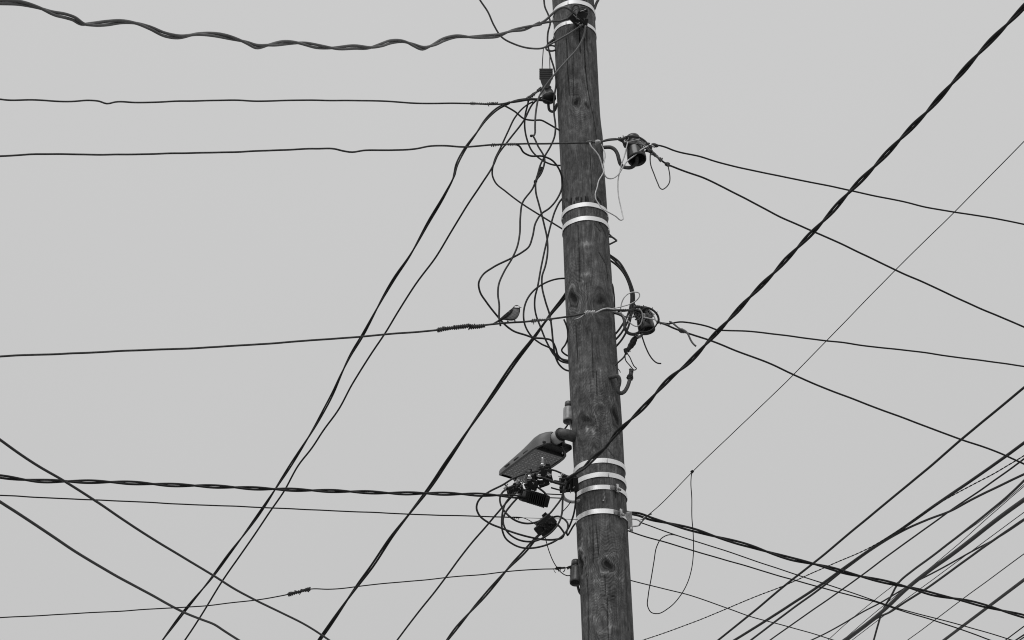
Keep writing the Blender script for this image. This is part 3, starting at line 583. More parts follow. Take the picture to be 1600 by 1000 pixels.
coil('binding', [(767,226.8),(785,226),(806,225.3)], -.24, 2.0, 1.5, 3.4, 'tie', W3, 6); coil('binding', [(917,222.5),(923,222.3),(925,222)], -.17, 2.2, 1.8, 2.4, 'tie', W3, 2); coil('binding', [(930,221.6),(938,221)], -.17, 2.0, 1.7, 2.2, 'bright', W3, 2)
wire('doubled_wire', None, [(938,221.5),(950,217.5),(962,216.5),(972,217.5)], 2.0, -.165, 'tie', parent=W3)
W4 = wire('bare_wire', 'bare wire the small bird sits on, spliced left of it and crossing the pole front', [(0,557),(100,552.3),(150,551),(200,548),(300,544),(350,541.5),(400,538.6),(445,534.4),(550,527.5),(604,522.4),(682,515.5),(720,511.5),(757,508.6),(772,506.5),(790,504.4),(820,502.4),(859,498.4),(888,494.7),(908,491),(922,487.6),(939,485.8),(960,485),(978,484.8),(990,485.6)][::-1], 3.1, [(0,-.17),(.12,-.17),(1,-1.2)], 'wire', 'e', .25, 'wire')
coil('splice', [(683,516),(700,513.2),(715,511.4),(731,509.4)], -.4, 3.0, 2.4, 2.9, 'wire', W4, 3, 2.2, .15); coil('splice', [(733,510.5),(745,510.4),(757,508.8)], -.36, 3.3, 2.4, 2.9, 'wire', W4, 2, 2.4, .12)
coil('tail_wrap', [(728,508.5),(733,507.5),(738,510)], -.37, 1.2, 2.2, 3, 'wire', W4, 0)
coil('binding', [(830,501.6),(845,500.2),(862,498.2)], -.22, 2.3, 1.8, 3.6, 'tie', W4, 7); coil('binding', [(914,489.5),(922,488),(930,487)], -.18, 2.6, 1.9, 3.0, 'bright', W4, 5)
wire('wire_end', None, [(896,500.5),(902,498.5),(909,494),(916,491),(924,487)], 1.8, -.175, 'tie', parent=W4); wire('wire_end', None, [(898,499),(905,497),(912,492)], 1.4, -.178, 'bright', parent=W4)
wire('wrapped_wire', None, [(924,489.5),(932,488),(940,484),(948,482),(960,484)], 2.6, -.178, 'bright', parent=W4); wire('wrapped_wire', None, [(930,486),(938,487.5),(946,486),(956,482.5)], 2.0, -.18, 'tie', parent=W4)

A5 = [(796,160.5),(778,169.5),(760,186),(745,207),(724,237),(713.5,258),(709,276),(697,300),(672,343),(640,400),(616,435),(598,465.5),(580,499),(565,526.5),(549,553),(534,583),(520,614),(507,639),(490,670),(465,710),(438,752),(410,795),(382,834),(358,866),(333,900),(295,946),(254,1000)]
twisted('twisted_cable', 'twisted drop cable curving down from the pale insulator to the lower left edge', A5, 2.7, [(0,-.02),(.15,0.0),(1,2.2)], 210, 'cable', 'e', .1, .3, exl=8, ends=([(796,160.5),(806,157),(826,154.3),(850,156)], [(796,160.5),(808,159),(828,156),(852,158)]))
wire('drop_cable', 'single thin drop cable just right of the curving twisted cable, down to the bottom edge', [(846,152),(835.6,159),(818,189),(794,220),(777,244),(772,256),(752,288),(730,321),(705,362),(682,400),(649,445),(622,487),(601,521.5),(580,553),(550,601),(529,640),(505,673),(487,700),(467,726),(443,769),(420,802),(396,838),(346,910),(313,964),(289,1000)], 2.9, [(0,-.03),(.15,0),(1,2.2)], 'cable', 'e', .1, exl=8)
A7 = [(890,452),(883.6,461.6),(859.6,491.6),(833,529),(802,569.6),(771,615),(748,648),(726,680),(701,718),(669,765),(643,798),(611,840),(579,888),(557,917),(528,958),(499,1000)]
twisted('twisted_cable', 'thick loosely twisted cable from behind the pole by the bird down to the bottom edge', A7, 3.7, [.04, 2.4], 330, 'cable', 'e', .12, 0.6, exl=8)
A8 = [(886,750),(896,742.7),(909.6,733.6),(923.6,719.6),(930.6,712.6),(944.6,700),(963,677),(984.5,657),(1013,628.4),(1032.5,605.6),(1049,589),(1075.7,567),(1107,533),(1138,501),(1171,465),(1210,425),(1250,383),(1283,349),(1328,299),(1374,252),(1414,210),(1455,167),(1491,126.6),(1532.6,80),(1578.5,33),(1602,8)]
twisted('twisted_cable', 'heavy black twisted cable sweeping from the lower clamp up to the top right corner', A8, 4.0, [(0,-.17),(.08,-.22),(1,-2.6)], 114, 'cable', 'e', .15, 2.2)
# ---- right side
wire('service_wire', 'uppermost wire leaving the upper right insulator towards the right edge', [(1014,228),(1027.5,227),(1040,230),(1050,234),(1097,245.5),(1117,252),(1150,260.5),(1200,271.5),(1250,281.5),(1290,289),(1325,297),(1370,307),(1412,315),(1443,323),(1490,331),(1540,339),(1600,350.5)], 2.7, [-.06, .6], 'cable', 'e', .2, 'wire')
wire('service_wire', 'wire descending from the upper right insulator to the middle of the right edge', [(1008,236),(1018,238),(1028,246),(1041,256),(1055,262),(1074,269),(1100,278),(1126,291),(1160,308),(1190,323.5),(1220,339),(1264,359),(1300,374.5),(1330,388.5),(1400,422),(1450,444.5),(1500,468),(1550,489.5),(1600,511)], 3.0, [-.06, .6], 'cable', 'e', .25, 'wire')
coil('binding', [(1012,232),(1020,239),(1028,246),(1034,250.5)], -.06, 3.0, 2.0, 3.2, 'tie', bpy.data.objects['service_wire.001'], 12, 2.0)
coil('binding', [(1019,226),(1024,227.5),(1028,227.5)], -.06, 2.2, 2.2, 2.4, 'iron', bpy.data.objects['service_wire'], 1)
coil('binding', [(1040,255.5),(1046,258)], -.055, 2.2, 2.2, 2.3, 'iron', bpy.data.objects['service_wire.001'], 1)
wire('service_wire', 'upper wire from the tangled insulator, nearly level to the right edge', [(1026,503),(1038,505),(1046,505.5),(1054,504),(1062,503),(1075,504),(1090,506.5),(1108,511),(1120,515.3),(1135,516.5),(1170,517.5),(1210,522),(1260,528.5),(1290,532.5),(1315,535),(1355,541),(1401,545.5),(1445,551),(1491,558),(1533,563),(1600,572.6)], 2.7, [-.06, .5], 'cable', 'e', .2, 'wire')
wire('service_wire', 'lower wire from the tangled insulator, slanting down to the right edge', [(1026,503),(1040,507),(1054,513),(1066,517.5),(1085,524),(1110,532),(1148,547.5),(1200,567),(1240,585),(1280,603),(1346,628.7),(1412,653),(1502,687),(1570,711),(1600,725)], 3.0, [-.06, .5], 'cable', 'e', .2, 'wire')
W12 = bpy.data.objects['service_wire.003']; coil('binding', [(1026,503.4),(1038,506),(1046,508)], -.06, 1.7, 1.8, 6, 'tie', W12, 0); coil('binding', [(1062,515.5),(1070,518.5)], -.055, 2.6, 1.8, 2.4, 'tie', W12, 1, 2)
wire('cut_cable_end', 'short cut cable end drooping beside the wires right of the tangled insulator', [(1046,502.5),(1049,503.5),(1056,509),(1063,514),(1067,515),(1072,518),(1076,524),(1079,531),(1083,537),(1087.5,541)], 3.0, -.07, 'grey_cable')
wire('guy_wire', 'very thin straight wire running from the ring bracket diagonally to the right edge', [(1003,812),(1015,803),(1082,737),(1240,585),(1290,534),(1400,421),(1490,332.5),(1541,281),(1600,221)], 1.25, [-.03, -2.5], 'thin', 'e', .1, 'wire')
GW = bpy.data.objects['guy_wire']; wire('wire_end', None, [(999,821),(1003,815),(1010,808),(1015,804),(1018,803)], 2.2, -.032, 'iron', parent=GW); wire('wire_end', None, [(997,813),(1002,811.5),(1008,808)], 1.6, -.03, 'galv', parent=GW)
hl = thing('hanging_loop', 'thin wire loop hanging from a small clip on the diagonal thin wire', 'wire', P(1081, 737, -.3))
MB().tube(path3([(1082,737),(1080.6,741),(1079.8,749.5),(1081,778),(1081,808),(1083.2,835),(1083,868),(1080.5,889),(1074.5,910),(1064,929.5),(1044.5,950.5),(1028,959),(1017.5,957),(1012,947),(1013,931),(1017.5,904),(1022,877),(1026.5,853),(1033,841.5),(1043,836),(1052,835.5),(1061,837.8)], [-.28, 0.0], .15, 4), .8 * .0031, 6).build('loop_wire', M['thin'], hl)
MB().box(P(1081.5, 737, -.28), frame(45), (4.6 * .0031, 4.2 * .0031, .012), .2).build('clip', M['plastic'], hl, False)
A14 = [(972,797),(980,800.5),(998,803.5),(1016,810),(1040,816.5),(1082,827.5),(1121,839.5),(1175,854.5),(1235,872.5),(1290,886),(1322,895),(1373,907),(1424,918.5),(1466,930.4),(1505,938.5),(1550,949.5),(1600,963)]
twisted('twisted_cable', 'thick twisted cable from behind the ring bracket sagging down to the right edge', A14, 3.7, [.03, 1.0], 150, 'cable', 'e', .2, .4, gap=1.08)
wire('service_wire', 'thin wire from the ring bracket, upper of the pair under the thick twisted cable', [(1002.5,817),(1030,827),(1061,837.4),(1115,854.5),(1190,880),(1250,899.5),(1310,919),(1370,940),(1400,949.5),(1460,965.5),(1520,982),(1590,1003)], 1.9, [-.03, 1.0], 'thin', 'e', .2, 'wire')
wire('service_wire', 'thin wire from below the ring bracket, lower of the pair under the thick twisted cable', [(978,828),(986,831),(1061,853.6),(1130,874),(1220,900.4),(1292,920.5),(1370,941.5),(1400,951.5),(1457,968.5),(1505,985),(1555,1003)], 2.2, [.02, 1.2], 'thin', 'e', .2, 'wire')
wire('service_wire', 'thin wire leaving the right edge of the pole lowest, behind the hanging loop', [(975,904),(986,907),(1049,922.6),(1080,931),(1136,950.5),(1180,965),(1220,976),(1262,988),(1305,1001)], 1.8, [.02, 1.2], 'thin', 'e', .25, 'wire')
twisted('twisted_wire', 'fine twisted wire rising from the bottom edge right of the pole to the right edge', [(1005,1000),(1070,977.5),(1136,951),(1172,935.5),(1226,914.5),(1274,893.5),(1304,880),(1352,859),(1405,828),(1440,803.5),(1472,783.5),(1520,757),(1560,736),(1600,712)], 1.0, [3.0, .6], 14, 'thin', 'se', .15, 0, 'wire')
# ---- fan of lines crossing behind, lower right
FAN = [
 ('leftmost and highest long cable of the fan crossing the lower right corner', [(1122.5,1000),(1169,962.5),(1229,913),(1280,872.5),(1330,831),(1385,785.5),(1440,740),(1502,687),(1600,605.5)], 3.4, 'cable', (4, .3)),
 ('thick cable second in the lower right fan, meeting the fine twisted wire halfway', [(1148,1000),(1220,955),(1284,912.5),(1325,883),(1364,856),(1409,826.5),(1460,790),(1535,739),(1600,692)], 4.2, 'cable', (4.2, .5)),
 ('cable beside the second one of the fan that flattens towards the right edge', [(1173.5,1000),(1241,949),(1284,918),(1319,890),(1364,857),(1412,829),(1448,812.5),(1487,797.5),(1520,779.5),(1560,760),(1600,741)], 3.2, 'cable', (4.3, .6)),
 ('thinner cable crossing under the flattened one in the lower right fan', [(1203.5,1000),(1250,967),(1283,944),(1346,899.5),(1412,850),(1450,823),(1487,796.5),(1535,764),(1600,717)], 2.3, 'thin', (4.5, .6)),
 ('thickest cable in the middle of the lower right fan', [(1317,1002),(1345,982),(1378,956),(1417.5,919),(1455,889.5),(1480,872),(1520,841),(1560,810),(1602,779.5)], 5.8, 'cable', (4.0, .2)),
 ('bent cable that joins the thickest one of the fan from the lower side', [(1322,1002),(1350,981),(1376,962.5),(1386,958.5),(1412,942),(1440,924.5),(1480,896.5),(1535,856.5),(1565,835),(1600,811.5)], 3.3, 'cable', (4.1, .8)),
 ('thin cable crossing the thickest one of the fan at a shallow angle', [(1266,1001),(1283,993),(1320,973),(1350,955),(1375.5,942),(1410,921.5),(1432.5,908),(1455,896.5),(1480,883),(1520,861),(1565,836.5),(1600,813)], 2.3, 'thin', (4.6, 1.0)),
 ('cable dropping steeply at the lower right after following the fan down', [(1365,1001),(1372,976),(1378.5,955),(1392,932),(1404,911),(1425,892.5),(1450,874),(1480,850.5),(1515,824),(1544,801),(1575,775),(1602,749)][::-1], 3.0, 'cable', (.3, 3.6)),
 ('hair thin wire above the thickest cable in the fan, upper one', [(1293,1001),(1328,969),(1364,939.5),(1400,912),(1440,882),(1480,851),(1541,807),(1600,757)], 1.1, 'thin', (4.8, 1.2)),
 ('hair thin wire above the thickest cable in the fan, lower one', [(1330,989),(1386,941.5),(1425,910),(1464,878.5),(1500,848),(1550,803),(1600,760)], 1.1, 'thin', (4.8, 1.3)),
 ('hair thin wire just under the thickest cable in the fan', [(1376,966),(1399.5,948),(1432.5,924),(1480,889),(1520,859.5),(1600,800.5)], 1.2, 'thin', (4.3, 1.3)),
 ('lone thin wire crossing the lower right corner below the fan', [(1417,1001),(1490,947),(1550,902),(1602,864)], 1.4, 'thin', (5, 1.5)),
 ('lone thick cable crossing the lower right corner below the fan', [(1474,1001),(1541,950.5),(1602,904.5)], 4.8, 'cable', (3, 1.0)),
 ('thin wire just inside the extreme bottom right corner', [(1570,1001),(1602,977)], 2.0, 'thin', (4, 3.75)),
 ('upper of two cables clipping the extreme bottom right corner', [(1586,1001),(1602,990.5)], 2.6, 'cable', (4, 3.87)),
 ('lower of two cables clipping the extreme bottom right corner', [(1592,1001),(1602,994.3)], 2.2, 'cable', (4, 3.92)),
]
for lb, pts, wd, m_, dd in FAN:
    wire('overhead_cable', lb, pts, wd * (.95 if dd[0] > dd[1] else 1.3), list(dd), m_, 'se', .14 if len(pts) > 3 else 0, group='overhead lines crossing the lower right', ref=0, exl=26)
# ---- left lower
wire('overhead_cable', 'upper of two heavy cables descending from the left edge to the bottom edge', [(0,687),(54,724.6),(101,752),(151,784),(194,813),(238,841.6),(288,872),(333,899),(367,920.5),(400,938),(443,959),(480,978),(517,1002)], 4.5, [-2.5, 1.5], 'cable', 'se', .1)
wire('overhead_cable', 'lower of two heavy cables descending from the left edge to the bottom edge', [(0,784),(72,831),(126,867),(180,899),(234,928),(288,957),(315,968),(335,976),(351,986.5),(376,1002)], 5.0, [-2.5, .8], 'cable', 'se', .1)
twisted('twisted_cable', 'black twisted cable running level from the left edge to the finned clamp', [(822,778),(800,775.5),(784,774.5),(736,772.5),(672,771),(608,770.5),(544,768),(480,766),(396,763),(324,759.6),(252,757),(180,753.5),(101,752),(54,751),(0,744.5)], 3.3, [-.19, -1.4], 122, 'cable', 'e', .1, 0, gap=1.07, wobble=.2)
wire('service_wire', 'thin nearly level wire just below the twisted cable, left edge to the lowest loops', [(0,774),(60,777),(144,781),(252,786),(360,791),(480,796),(560,800),(640,803.2),(720,806),(800,808.4)][::-1], 2.1, [-.1, -1.2], 'thin', 'e', .15, 'wire')
D1 = bpy.data.objects['service_wire.007'] if 'service_wire.007' in bpy.data.objects else None
wire('wire_tail', None, [(798,808),(819,809.6),(831,815.6),(840,822)], 1.3, -.1, 'thin', parent=D1); wire('wire_tail', None, [(798,808.6),(842,809.8),(880,811),(903,812)], .9, -.1, 'thin', parent=D1)
coil('binding', [(800,808.5),(812,809.4)], -.1, 1.0, 1.1, 3.5, 'thin', D1, 2)
E1 = wire('service_wire', 'thin wire with a dark splice, from the left edge up to the lowest insulator', [(0,965),(72,961.5),(144,957),(200,954),(259,950.7),(324,946),(360,942),(396,938),(450,929),(468,924.5),(486,920.5),(512,920.6),(560,916),(600,912),(656,907),(700,902),(752,897.6),(800,892.5),(848,889.6),(866,889),(884,887),(893,886)][::-1], 1.9, [0.0, -.7], 'thin', 'e', .2, 'wire')
coil('splice', [(450,929),(468,924.6),(485,920)], -.4, 2.3, 2.4, 3.0, 'rope', E1, 6, 1.6, .3)
coil('binding', [(868,888.5),(876,887.5),(883,887.2)], 0.0, 1.6, 1.7, 2.4, 'rope', E1, 4, 1); coil('neck_wrap', [(886,888),(890,886.5),(894,884.5)], 0.0, 1.5, 1.6, 2.2, 'rope', E1, 0, 1)
MB().tube(np.array([P(900 + 8 * math.cos(a), 886.5 + 3 * math.sin(a) + a * .55, .02 - .024 * math.sin(a)) for a in np.linspace(0, 16, 90)]), 1.3 * .0031, 6).build('neck_wrap', M['rope'], E1)
wire('wire_end', None, [(880,887),(883,888.5),(882,892),(879.5,894)], 1.5, 0.0, 'rope', parent=E1); wire('wire_end', None, [(865,889),(866,892),(868,895)], 1.0, 0.0, 'thin', parent=E1)
wire('drop_cable', 'straight cable running down left from the cable loops under the lamp to the bottom edge', [(812,764),(797,779),(781,797),(760,821.5),(736,849.6),(688,913.6),(649.6,961.6),(620,1001)], 3.0, [-.12, 1.4], 'cable', 'e', .2, exl=8)
twisted('twisted_cable', 'twisted cable running from the knobbly connector block down to the bottom edge', [(848,829),(841.6,836),(819,862.5),(797,885),(777.6,907),(755,933),(726,966),(698,1001)], 3.2, [-.14, 1.2], 150, 'cable', 'e', .1, 1.8, gap=1.1, exl=8)

# ------------------------------------------------------------------ slack loops left of the pole
def loop(label, pts, wd, dy, m='cable'): return wire('slack_cable', label, pts, wd, dy, m, cat='cable', group='slack cables hanging beside the pole', step=3.0)
loop('slack cable from the top edge meandering past the eye hook down to the bird wire', [(851,-30),(850,0),(851.2,10),(857,24),(859.6,34),(856,52),(855.6,66),(860,88),(866,108),(869,128),(866,152),(865.6,176),(868,198),(866.4,213.6),(860,229),(851,244.4),(844.4,257.6),(840,273),(833,293),(816,318),(813,340),(812,366),(808,386),(800,404),(788,424),(779,446),(778,460),(780,476),(780,498),(782,509)], 2.8, [-.08, -.06, -.05, -.2])
loop('cable arching from the top clamp past the ribbed clamp to a small knob', [(915,40),(912,56),(902,76),(886,94),(870,112),(850,138),(842,152),(838,170),(836,200),(836,207),(834,212),(830,212)], 3.0, [(0,-.17),(.45,-.15),(1,-.06)], 'grey_cable')
MB().sphere(P(830, 212.3, -.06), .0075, n=6).build('end_knob', M['cable'], bpy.data.objects['slack_cable.001'])
L2 = loop('cable from the small knob down through a taped joint, ending low behind the pole', [(832,211),(835,216),(840,227),(851,249),(849,262),(844.4,273),(838,282),(837,297),(842,319),(845,330),(850,350),(855,374),(855.6,394),(852,416),(847,432),(847,448),(852,470),(859.6,495),(862,512),(864.4,536),(868,557.6),(874,570),(883.6,578),(896,580)], 2.9, [-.06, -.05, -.04, .02])
coil('taped_joint', [(846,262),(843.5,270),(840,277),(836.5,285)], -.055, 1.8, 2.6, 3.2, 'rope', L2, 3, 1.6)
loop('cable swinging in from the top edge below the twisted cable to the top clamp', [(738,-24),(750,0),(762,18),(772,40),(784,58),(804,69),(830,75.6),(848,75),(860,69),(890,52),(911,38)], 3.0, [(0,-.5),(.75,-.15),(1,-.19)], 'grey_cable')
loop('short slack cable dipping from the upper level wire to the left edge of the pole', [(784,163),(804,174),(820,186),(832,188),(846,188),(856,193),(868,200),(880,207)], 2.8, [-.1, -.02])
loop('slack cable dropping from the pale insulator and curving right behind the pole', [(826,156),(824.6,163),(821,178),(820,200),(823.5,218),(831,235.6),(846.6,250),(862,257),(882,258.5)], 2.8, [-.03, .0])
loop('long slack cable bulging left towards the bird from the lower level wire', [(806,225.5),(811,228),(818,238),(827,243),(849,244.4),(862,250),(871,260),(877,273),(878,293),(871,310),(857.6,326),(846,334),(837,348),(832,370),(826,386),(816,394),(800,403),(770,418),(754,430),(748,442),(750,456),(760,472),(778,495),(787.6,506),(802,517),(821,523.5),(833.6,527.6),(850,529),(861,531.5),(868,543),(871.6,555),(879,562),(896,565.5)], 3.0, [(0,-.2),(.2,-.06),(.6,-.15),(1,.0)])
loop('slack cable leaving the pole left edge beside the third band and sweeping down', [(888,303),(877,312),(868,328),(861,350),(855,374),(850,396),(845,420),(840,448),(835.8,466),(835.6,481),(839,497),(843,507),(855,536),(867,556),(876,564),(896,567.5)], 2.9, [.02, -.04, .02])
loop('round slack loop circling the bird wire just left of the pole', [(894,436),(883,435),(870,436),(850,443),(834,454),(823.6,468),(818.4,486),(820,507),(831,526),(845,537),(862,545.6),(871.6,557.6),(883.6,562.5),(897,563)], 2.9, [.0, -.05, .0])
loop('short hooked slack cable below the bird wire at the left edge of the pole', [(881,499),(886,512),(887,529),(883.6,538),(877.6,548),(883.6,554),(896,558)], 2.8, [-.06, .0])
loop('angular slack cable bending from the insulator down to the upper band of the pole', [(833,159),(825,163),(805,183),(794,205),(783,229),(772,253),(769.6,275),(774,285),(790,299),(813.6,317),(840,334),(866,350),(884,361)], 2.7, [-.03, .0])
# ---- right side loops
for lb, pts in [('outer of three heavy cables curving down right of the pole behind the tangled insulator', [(944,392),(953,398.5),(966,408),(978,426),(986,444),(990.5,460),(990,478),(986,495),(981,513),(972,530),(960,544)]),
                ('middle of three heavy cables curving down right of the pole behind the tangled insulator', [(944,396),(953,401),(965,412),(976,428),(984,445),(988,462),(987,480),(983,497),(976,512),(968,524),(958,534)]),
                ('inner of three heavy cables curving down right of the pole behind the tangled insulator', [(944,403),(953,407),(962,413),(974,426),(982,442),(986,458),(985,478),(980,494),(972,508),(965,518),(956,527)])]:
    wire('slack_cable', lb, pts, 3.3, .03, 'cable', group='slack cables hanging beside the pole', step=3.0)
loop('thin cable peeping out along the right edge of the pole above the tangled insulator', [(947,436),(955,442),(959,458),(960,472),(960,490)], 2.6, .0)
def lw(label, pts, wd, dy, m='tie', name='tie_wire'): return wire(name, label, pts, wd, dy, m, cat='wire', step=2.5)
lw('pale tie wire drooping from the pole front to the upper right insulator', [(921.4,223),(924,229),(930,235.6),(936,244),(939,252),(942,264),(944.5,273),(948,277.5),(954.4,279.2),(961,277),(967,271.5),(974,260),(981,251),(989.6,244.4),(1005,232),(1013,228)], 2.2, [(0,-.19),(.3,-.15),(1,-.13)], 'bright')
lw('long pale tie wire zigzagging below the upper right insulator and over the third band', [(940,226),(942.5,232),(945.6,242),(944.5,250),(942,262),(943.5,267),(941,273),(935.7,282),(933,293),(930,304),(931,311),(934.6,317),(940,325),(948,330),(962,338),(971,344),(973.6,342.5),(972.5,335),(970,323.6),(966.5,306),(965.5,292),(966,279.6),(968.5,268),(971,257.6),(976,243),(979.7,227),(981,222)], 1.9, [(0,-.15),(.3,-.165),(.45,-.16),(.6,-.08),(1,-.12)], 'bright')
lw('closed dark wire loop hanging right of the upper right insulator', [(1019,224),(1017.5,232),(1016,243),(1016.5,256),(1022,272),(1028,287),(1031.5,294),(1035,296),(1039,294),(1046.3,284),(1046.8,279),(1046,270),(1044,260),(1043,254)], 1.9, -.08, 'tie')
lw('pale wire looping high over the tangled insulator and down under it', [(945,486.5),(953,483.5),(970,479.5),(987,474),(995,469),(999.5,460.5),(998,457.5),(994,456.5),(985,457.5),(976,464),(971.5,473),(970,480),(970,487),(974,494),(983,503),(989,508),(995,510),(1000,507.5),(1003,501),(1004,493),(1002,486),(998,482.5)], 1.9, [(0,-.175),(.2,-.12),(1,-.15)], 'bright')
# insulator wraps
def wraps(parent, cx0, cy0, rx, ry, dy, k, m, wd, drift=1.8, ph=0):
    MB().tube(np.array([P(cx0 + rx * math.cos(a) + .25 * a, cy0 + ry * math.sin(a) + drift * a / 6.28, dy - rx * .0031 * math.sin(a) * .9) for a in np.linspace(ph, ph + 6.28 * k, int(26 * k))]), wd / 2 * .0031, 6).build('neck_wrap', M[m], parent)
iu = bpy.data.objects['insulator']; it = bpy.data.objects['insulator.001']
wraps(iu, 989, 217, 13, 4.5, -.06, 3.2, 'wire', 2.4); wraps(iu, 988, 222, 12.5, 4.5, -.06, 1.2, 'tie', 2.0)
wraps(it, 1003, 487, 13, 5, -.06, 3.2, 'wire', 2.6); wraps(it, 1004, 492, 13, 5.5, -.05, 1.6, 'tie', 2.0, 2.5)
for pl, wd, m_ in [([(972,217),(978,214),(988,213),(998,214.5),(1006,219),(1013,226),(1018,232)], 3.2, 'wire'), ([(975,222),(984,221),(994,219),(1000,217.5)], 2.0, 'bright'), ([(978,223.5),(990,224),(1003,226),(1010,231),(1014,236)], 2.0, 'tie'),
                   ([(974,214),(976,218.5),(980,219.5),(982,215.5),(979,213)], 1.5, 'bright'), ([(1000,221),(1006,226),(1012,233)], 1.6, 'bright')]:
    wire('tie_wire', None, pl, wd, -.115, m_, parent=iu, step=2)
coil('knot', [(967,216.5),(972,219),(976,226),(977,230)], -.09, 2.6, 1.8, 3.0, 'wire', iu, 6, 2.0, .3)
coil('knot', [(1008,226),(1013,232),(1017,236)], -.08, 2.8, 1.7, 2.6, 'tie', iu, 8, 1.6, .3)
for pl, wd, m_ in [([(965,486),(976,485.5),(992,484),(1000,486),(1010,481),(1022,486),(1028,494),(1029,501),(1027,505)], 3.6, 'cable'), ([(976,494.5),(985,495.5),(994,495)], 2.0, 'tie'), ([(1005,495.5),(1014,497.5),(1024,500),(1028,503)], 2.0, 'bright'), ([(1013,482),(1018,487),(1022,495),(1026,503)], 2.0, 'bright'),
                   ([(1027,505),(1023,511),(1016,516.5),(1008,519),(1000,518)], 2.4, 'cable'), ([(957,487),(966,490),(974,494),(980,495)], 2.2, 'tie'), ([(1011,483),(1018,483),(1020,480.5)], 1.4, 'wire'), ([(996,482),(990,486),(992,494),(997,499),(1001,495)], 1.6, 'bright'), ([(992,490),(996,487),(999,491),(996,496),(993,500)], 2.4, 'wire')]:
    wire('tie_wire', None, pl, wd, -.115, m_, parent=it, step=2)
coil('knot', [(992,481),(1000,480.5),(1010,482)], -.1, 3.0, 2.2, 3.2, 'wire', it, 8, 2.4, .3); coil('knot', [(972,485),(984,484.5),(992,484)], -.11, 1.5, 1.8, 3.4, 'wire', it, 3, .8, .3)
coil('knot', [(994,486),(993,492),(997,498)], -.12, 2.0, 1.7, 3, 'wire', it, 4)
# frayed joint under the tangled insulator
fj = thing('frayed_joint', 'frayed taped wire joint hanging between the tangled insulator and the empty hook', 'wire joint', P(985, 540, -.06))
W_ = path3([(979,549),(983,544),(988,537),(992,531),(996,526)], -.06, 0, .5); k_ = len(W_); rad = np.array([(.9 + 3.2 * math.sin(math.pi * min(1, i / k_ * 1.05)) ** .7) * .0031 * (1 + .22 * math.sin(i * 1.9) + .15 * math.sin(i * 4.3)) for i in range(k_)])
MB().tube(W_, rad, 9).build('taped_core', M['rope'], fj); coil('fray', [(979,549),(988,537),(995,527)], -.06, 2.6, 1.4, 2.6, 'rope', fj, 22, 0, .4)
for pl, wd, m_, nm in [([(996,524),(990,527),(986,532),(983.5,539),(979,548),(976,556),(964,568),(956,576)], 2.6, 'cable', 'lead_wire'), ([(997,523),(991,526),(987.5,531)], 1.8, 'bright', 'lead_wire'), ([(978,550),(984,558),(988,567),(991,572.5),(994.5,576),(992.5,578),(989,578)], 1.8, 'cable', 'lead_wire'), ([(977.5,550),(977.3,562),(984,571),(990,578)], 1.8, 'cable', 'lead_wire')]:
    wire(nm, None, pl, wd, -.065, m_, parent=fj, step=2)
coil('binding', [(976.5,545.5),(978,551),(978.5,554)], -.065, 1.8, 1.5, 2.3, 'rope', fj, 3); coil('binding', [(995,526.5),(1000,526),(1004,522.5),(1003,520.5)], -.07, 1.7, 1.4, 2.6, 'tie', fj, 4)
wire('cut_cable_end', 'loose black wire end curling away below the tangled insulator', [(1001,520),(1003.5,527),(1010,545),(1015,555),(1021,563),(1027,567.3),(1033,568)], 2.3, -.06, 'cable')
wire('cut_cable_end', 'tiny loose wire end poking out right of the pole above the empty hook', [(958,571),(964,574.5),(968,579),(969.5,582)], 1.3, -.03, 'tie', cat='wire')
wire('drop_cable', 'short cable from behind the lamp up to the light grey insulator', [(887,664),(884,668),(876,678),(868,690)], 2.6, [0, .04], 'cable')
# ------------------------------------------------------------------ loops under the lamp
def coilc(label, pts, wd, dy, m='cable'): return wire('cable_loop', label, pts, wd, dy, m, cat='cable', group='cable loops under the street lamp', step=3.0)
coilc('widest cable loop under the lamp, bulging furthest left', [(848,734),(836,737),(819,741),(801,748),(786.6,757),(762.6,769.4),(752,777),(746,785.6),(744.6,794),(748,803.6),(764,817),(783,825),(807,833.6),(831,840),(849,843),(867,843),(879,839.6),(881.5,834),(878,827.6),(873,821.6),(864,816)], 3.1, [-.19, -.25, -.22, -.13])
coilc('cable loop hanging from the leftmost connector and rising to the lower black clamp', [(803,758),(794,763),(785.4,769),(781.3,777),(782,787),(786.6,796.4),(795,806),(807,814),(824,818),(840.6,815),(856,805.4),(868,791.6),(878,777),(882.6,761.6),(887,750)], 3.1, [-.17, -.2, -.17, -.165])
coilc('inner deep cable loop passing in front of the knobbly connector block', [(826,762),(807,779.6),(797.4,790.4),(789,802.4),(786,812),(788,823),(795,833.6),(807,842),(821,846),(834.6,845.6),(850,839.6),(863,830),(873,817),(878,802),(879,785.6),(879.5,770)], 3.1, [-.17, -.2, -.2, -.13])
coilc('lowest cable loop, its bottom hanging below all the others under the lamp', [(812,757),(797.4,776),(789,788),(785.4,800),(784,814),(785,829),(790,841),(801,850),(816.6,856),(831,856.4),(849,853),(867,845.6),(881,835),(887,826),(887,818),(881.4,811),(873,807),(862,809)], 3.1, [-.17, -.18, -.19, -.13])
coilc('narrow hairpin cable hanging between the lower clamp and the pole edge', [(900,768),(899,788),(896,805),(890,821.6),(885.4,832),(886.6,836.5),(891,830),(896,821.6),(906,811)], 2.9, [-.1, -.05, .0])
coilc('short cable arching from the tall bolt connector to the lower black clamp', [(855,735),(860,734),(866,735),(875,738.5),(886,744)], 3.0, -.15)
coilc('thick short cable joining the tall bolt connector to the lower clamp', [(838,742),(846,746),(855,749),(865,753),(882,757.5)], 4.6, -.19)
coilc('stub of cut cable pointing left out of the lower black clamp', [(861,762),(868,764),(880,767)], 2.6, -.14)
